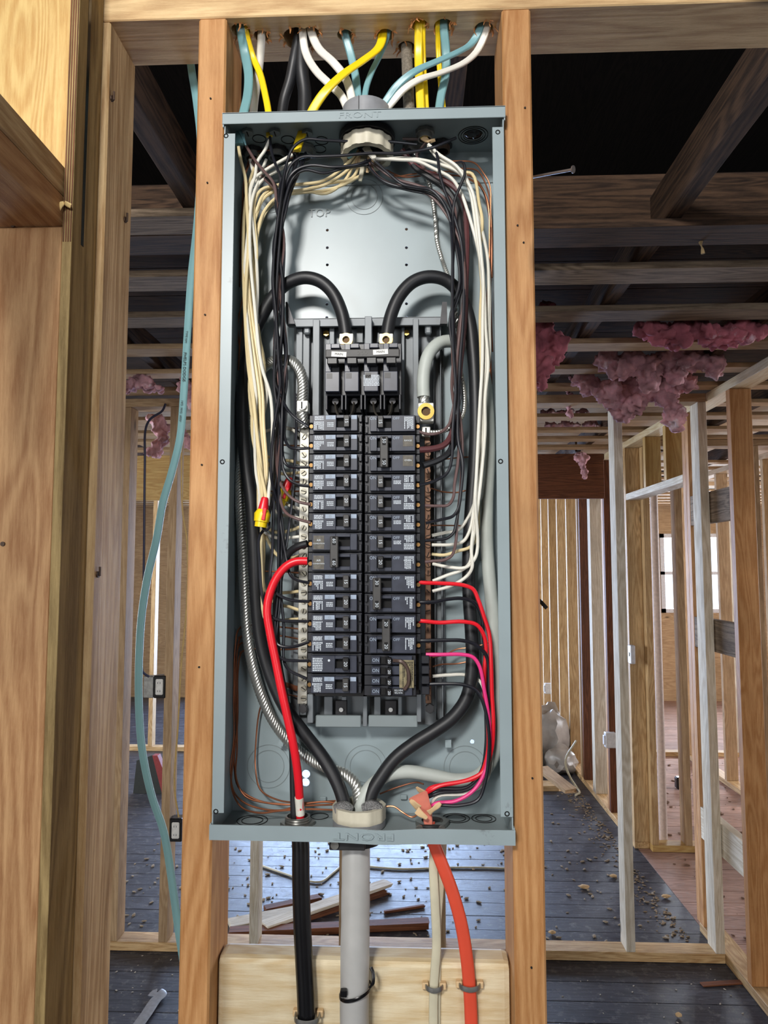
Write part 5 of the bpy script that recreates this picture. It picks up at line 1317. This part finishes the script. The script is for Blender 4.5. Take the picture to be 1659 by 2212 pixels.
fluff('large drooping pink insulation sheet with ragged hanging end', [(1255, 820, 26, 16), (1285, 835, 34, 20), (1320, 850, 36, 26), (1345, 880, 30, 26), (1375, 875, 26, 26), (1360, 845, 40, 30), (1410, 840, 40, 26), (1440, 850, 30, 30), (1450, 880, 16, 34), (1458, 908, 14, 26), (1470, 900, 12, 18), (1352, 900, 12, 14), (1480, 825, 26, 22)], 2.95, M_PINK)
fluff('thin pink insulation wisp hanging from a ceiling strap', [(1230, 880, 7, 14), (1233, 900, 5, 12), (1228, 862, 10, 12), (1228, 850, 8, 10)], 3.3, M_PINK, .02, .01)
fluff('small pink insulation wisp far down the hall ceiling', [(1258, 1000, 8, 14), (1262, 1022, 7, 16), (1255, 985, 14, 8)], 4.6, M_PINK, .03)
fluff('pale pink insulation bulge above the far top plate', [(285, 832, 28, 14), (310, 828, 24, 13), (262, 835, 24, 14), (335, 838, 20, 8)], 2.8, M_PINK)
fluff('pink insulation scrap beside the loose teal cable', [(395, 830, 12, 16), (412, 845, 14, 24), (420, 870, 14, 18)], 2.8, M_PINK)
for k, (u, v) in enumerate(((1180, 893), (1215, 892), (1250, 895), (1190, 920), (1230, 918), (1275, 920))):
    fluff('pink insulation showing between the far ceiling straps, %s patch' % ORD[k], [(u, v, 20, 6), (u + 14, v + 1, 14, 5)], 3.9 if v < 910 else 4.3, M_PINK, .06, .02)
fluff('pale insulation seen far through the middle studs', [(335, 905, 22, 8), (350, 930, 18, 10), (330, 980, 18, 10), (405, 950, 10, 30), (345, 955, 20, 8)], 3.55, M_PINK, .06, .02)
m = MB(); m.tube([P(1516, 478, 1.70), P(1517, 500, 1.70), P(1515, 525, 1.70), P(1517, 548, 1.70)], .0042, 8, jit=1.6, sub=6); tag(m.build('lint_string', plain('dusty_lint', (150, 128, 92), .9), None), 'dangling tan lint string below the ceiling joist', 'lint')

# outlets on the middle wall
def outlet(u, v, label, sleeve=False):
    c = P(u, v, YB0 - .006)
    t = empty('outlet_box', c, label=label, cat='outlet', group='bare duplex outlets on the middle wall')
    MB().box(c.x - .027, c.x + .027, YB0 - .004, YB0 + .05, c.z - .050, c.z + .050, .003).build('box', M_BLKPL, t)
    MB().box(c.x - .017, c.x + .017, YB0 - .010, YB0 - .003, c.z - .035, c.z + .035, .004).build('duplex_face', M_LABEL, t)
    for s in (-1, 1):
        for dx in (-.006, .005):
            MB().box(c.x + dx - .001, c.x + dx + .001, YB0 - .0106, YB0 - .0098, c.z + s * .018 - .004, c.z + s * .018 + .004).build('slot', M_SLOT, t)
    if sleeve: MB().box(c.x - .075, c.x - .029, YB0 + .0, YB0 + .05, c.z - .050, c.z + .045, .002).build('metal_side', M_ZINC, t)
outlet(344, 1484, 'bare outlet in a black and metal box at counter height', True)
outlet(379, 1794, 'bare duplex outlet in a black box low beside the teal cable')
def bgwire(label, pts, r, mat, name='cable', cat='cable'): return wire(label, pts, r, mat, name, cat)
bgwire('navy cable stapled down the middle wall stud', [(358, 872, 3.2), (350, 888, 3.2), (325, 905, 3.19), (315, 925, 3.19), (313, 1000, 3.19), (311, 1200, 3.19), (309, 1350, 3.19), (308, 1450, 3.19), (322, 1462, 3.2)], .0055, M_NM_BLUE)
bgwire('tan cable running down to the low duplex outlet', [(392, 960, 3.2), (394, 1100, 3.2), (404, 1170, 3.2), (404, 1300, 3.2), (392, 1430, 3.2), (385, 1560, 3.2), (377, 1700, 3.2), (386, 1765, 3.215)], .004, plain('tan_jacket', (190, 160, 100), .5))
# switch, white boxes, pipe
def small_box(u, v, Y, w_, h_, label, mat=M_PVCW):
    c = P(u, v, Y); t = empty('device_box', c, label=label, cat='electrical box')
    MB().box(c.x - w_ / 2, c.x + w_ / 2, Y, Y + .05, c.z - h_ / 2, c.z + h_ / 2, .004).build('box', mat, t)
    MB().box(c.x - w_ / 2 - .01, c.x - w_ / 2, Y + .005, Y + .04, c.z - h_ * .3, c.z + h_ * .3, .002).build('nail_bracket', mat, t)
small_box(1186, 1488, 7.2, .075, .10, 'white plastic electrical box far down the hall wall')
small_box(1320, 1600, 4.94, .07, .10, 'white plastic electrical box low on the brown hall post')
c = PZ(1360, 1420, 1.0); cY = 4.468; c = P(1361, 1412, cY)
t = empty('switch_box', c, label='white toggle switch face on the edge of the hall wall studs', cat='switch')
MB().box(c.x - .014, c.x + .014, cY - .06, cY, c.z - .055, c.z + .055, .004).build('yoke', M_PVCW, t)
MB().box(c.x - .018, c.x - .012, cY - .04, cY - .02, c.z - .012, c.z + .012, .002).build('toggle', M_BLKPL, t)
c = P(1432, 1700, 4.53)
m = MB(); m.cyl((c.x, 4.545, 1.2), .024, 2.38, 'z', 20); tag(m.build('drain_pipe', plain('pale_pipe', (200, 184, 176), .5), None, True), 'pale vertical plastic pipe standing behind the doorway studs', 'pipe')

# scrap lumber on the floor
def scrap(u0, v0, u1, v1, w_, h_, kind, label, z=.0, tilt=0, name='scrap_board', group='scrap boards on the dark floor'):
    a = PZ(u0, v0, z + h_); b = PZ(u1, v1, z + h_); d = b - a; L_ = d.length; ang = math.atan2(d.y, d.x)
    m = MB(); m.box(0, L_, -w_ / 2, w_ / 2, 0, h_, .002)
    for q in m.bm.verts:
        if q.co.x > L_ * .5: q.co.x += rnd(-.02, .02)
    o = m.build(name, wood(kind, 'x'), None, origin=(0, 0, 0)); o.location = (a.x, a.y, z + .001); o.rotation_euler = (0, -tilt, ang)
    return tag(o, label, 'scrap board', group)
scrap(492, 2030, 830, 1920, .07, .02, 'brown', 'dark brown splintered board at the bottom of the scrap pile')
scrap(495, 1993, 640, 1965, .09, .02, 'whitewood', 'pale short board lying flat beside the scrap pile', 0)
scrap(570, 1996, 835, 1905, .075, .015, 'whitewood', 'long pale board laid diagonally over the scrap pile', .022)
scrap(495, 2008, 920, 1988, .06, .03, 'brown', 'long rusty brown board across the front of the scrap pile', .0)
scrap(572, 1960, 690, 1935, .05, .02, 'brown', 'short dark brown scrap behind the pale diagonal board', .0)
scrap(830, 1968, 912, 1955, .018, .012, 'brown', 'thin brown stick lying past the scrap pile')
scrap(545, 2012, 620, 2000, .05, .012, 'pale', 'small pale offcut by the middle wall plate', .0)
scrap(1165, 1692, 1205, 1692, .14, .04, 'pine', 'short thick pine offcut by the plastic heap')
# white cord on the floor
m = MB(); m.tube([PZ(u, v, .006) for u, v in ((560, 1868), (600, 1882), (640, 1895), (690, 1905), (720, 1885), (745, 1868), (800, 1872), (870, 1877), (960, 1874), (1040, 1874), (1100, 1876))], .006, 6)
tag(m.build('floor_cable', M_OLDW, None, True), 'pale loose cable snaking across the dark floor behind the panel', 'cable')
# loose debris
def debris(name, label, n, region, smin, smax, mat, seed):
    random.seed(seed); m = MB(); n = int(n * 1.7)
    for k in range(n):
        x, y_ = region(); s = rnd(smin, smax)
        r = bmesh.ops.create_icosphere(m.bm, subdivisions=1, radius=1)
        a = rnd(0, 3.1)
        for q in r['verts']:
            k2 = 1 + .5 * noise.noise(q.co * 2 + Vector((k, 0, 0)))
            X_, Y_ = q.co.x * s * k2, q.co.y * s * .5 * k2
            q.co = Vector((x + X_ * math.cos(a) - Y_ * math.sin(a), y_ + X_ * math.sin(a) + Y_ * math.cos(a), s * .25 + q.co.z * s * .3 * k2))
    o = m.build(name, mat, None); return tag(o, label, 'debris', kind='stuff')
debris('debris', 'grey lint and plaster crumbs strewn over the dark floor', 320, lambda: (rnd(-1.6, 1.25), 3.35 + abs(random.gauss(0, 1.3))), .004, .018, plain('crumb_grey', (150, 138, 120), .9), 3)
debris('debris', 'crumbs gathered along the foot of the hall wall', 260, lambda: (1.24 - abs(random.gauss(0, .07)), rnd(3.4, 5.6)), .003, .013, plain('crumb_tan', (140, 122, 98), .9), 4)
debris('debris', 'brown crumbs and chips over the reddish floor', 220, lambda: (rnd(1.4, 3.2), rnd(2.9, 6.4)), .004, .022, plain('crumb_brown', (110, 84, 66), .9), 5)
debris('debris', 'pale plaster dots on the near dark floor boards', 90, lambda: (rnd(-1.4, 1.25), rnd(2.5, 3.2)), .002, .007, plain('crumb_pale', (196, 190, 180), .9), 6)
random.seed(11)
for l, u, v, s in (('pale torn paper chip on the dark floor near the middle stud', 1262, 1917, .028), ('small folded cream chip on the dark floor', 1325, 1894, .02), ('beige wood chip near the middle wall plate', 1193, 2016, .016), ('tan chip lying near the reddish floor boundary', 1438, 1938, .022), ('white crumpled scrap on the near floor boards', 1466, 2195, .012)):
    c = PZ(u, v, .005); m = MB(); r = bmesh.ops.create_icosphere(m.bm, subdivisions=2, radius=1)
    for q in r['verts']:
        k = 1 + .6 * noise.noise(q.co * 2 + Vector((u, 0, 0))); q.co = Vector((c.x + q.co.x * s * k, c.y + q.co.y * s * .6 * k, .010 + q.co.z * .009))
    tag(m.build('floor_chip', M_PAPER, None), l, 'wood chip')
# splintered stick on the near floor, plastic strip
scrap(1515, 2126, 1605, 2120, .03, .006, 'brown', 'reddish splintered strip lying by the hall wall plate', 0, 0, 'splinter_strip', None)
a = [PZ(u, v, .01) for u, v in ((298, 2215), (316, 2190), (336, 2160), (348, 2148), (340, 2142), (330, 2152))]
m = MB(); m.tube(a, .022, 8, flat=.0015, wide=Vector((1, .2, 0))); tag(m.build('plastic_strip', M_GLASSY, None, True), 'crumpled clear plastic strip on the near floor boards', 'plastic strip')
# heap of plastic sheeting at the hall end
c = PZ(1200, 1660, 0); c.x -= .12
m = MB()
for dx, dy, z_, r1, r2 in ((-.05, .1, .18, .26, .26), (.08, .1, .28, .22, .30), (-.22, .0, .12, .25, .16), (.14, -.1, .10, .16, .14)):
    r = bmesh.ops.create_icosphere(m.bm, subdivisions=3, radius=1); r1 *= .8
    for q in r['verts']:
        k = 1 + .3 * noise.noise(q.co * 2.2 + Vector((dx * 9, 0, 0))); q.co = Vector((c.x + dx + q.co.x * r1 * k, c.y + dy + q.co.y * .16 * k, max(.002, z_ * .9 + q.co.z * r2 * .85 * k)))
o = m.build('plastic_heap', plain('dusty_plastic', (150, 144, 138), .35, 0, .3, 8, bump=1), None, True)
tag(o, 'heap of dusty crumpled plastic sheeting at the hall end', 'plastic sheeting')
m = MB(); m.tube([PZ(1245, 1600, .4), PZ(1222, 1640, .25), PZ(1232, 1680, .08), PZ(1245, 1700, .01), PZ(1252, 1712, .006), PZ(1243, 1718, .006)], .008, 6)
tag(m.build('floor_cable', M_OLDW, None, True), 'pale cable trailing from the plastic heap', 'cable')
scrap(1170, 1655, 1232, 1690, .10, .03, 'tan', 'tan board leaning on the plastic heap', .12, -.1, 'leaning_board', None)
# broom head and dustpan by the far plates
c = PZ(322, 1715, 0)
t = empty('dustpan', (c.x, c.y, 0), label='dark dustpan with a red edge on the floor beyond the middle wall', cat='dustpan')
m = MB(); m.prism([(c.x - .12, .002), (c.x + .10, .002), (c.x + .02, .28), (c.x - .10, .24)], c.y, c.y + .05); m.build('pan', plain('charcoal_plastic', (52, 56, 54), .6), t)
m = MB(); m.prism([(c.x + .101, .002), (c.x + .17, .03), (c.x + .06, .28), (c.x + .021, .28)], c.y - .01, c.y + .05); m.build('red_edge', plain('dusty_red', (150, 62, 62), .6), t)
# broom in the room past the doorway
a, b = PZ(1478, 1705, 0), P(1450, 1640, 6.0)
t = empty('broom', (a.x, a.y, 0), label='small black broom leaning behind the doorway', cat='broom')
MB().box(a.x - .06, a.x + .05, a.y - .02, a.y + .04, .002, .09, .01).build('bristle_head', M_BLKPL, t)
MB().tube([(a.x, a.y, .08), (b.x, a.y + .1, .42)], .012, 8).build('handle', M_PVCW, t, True)
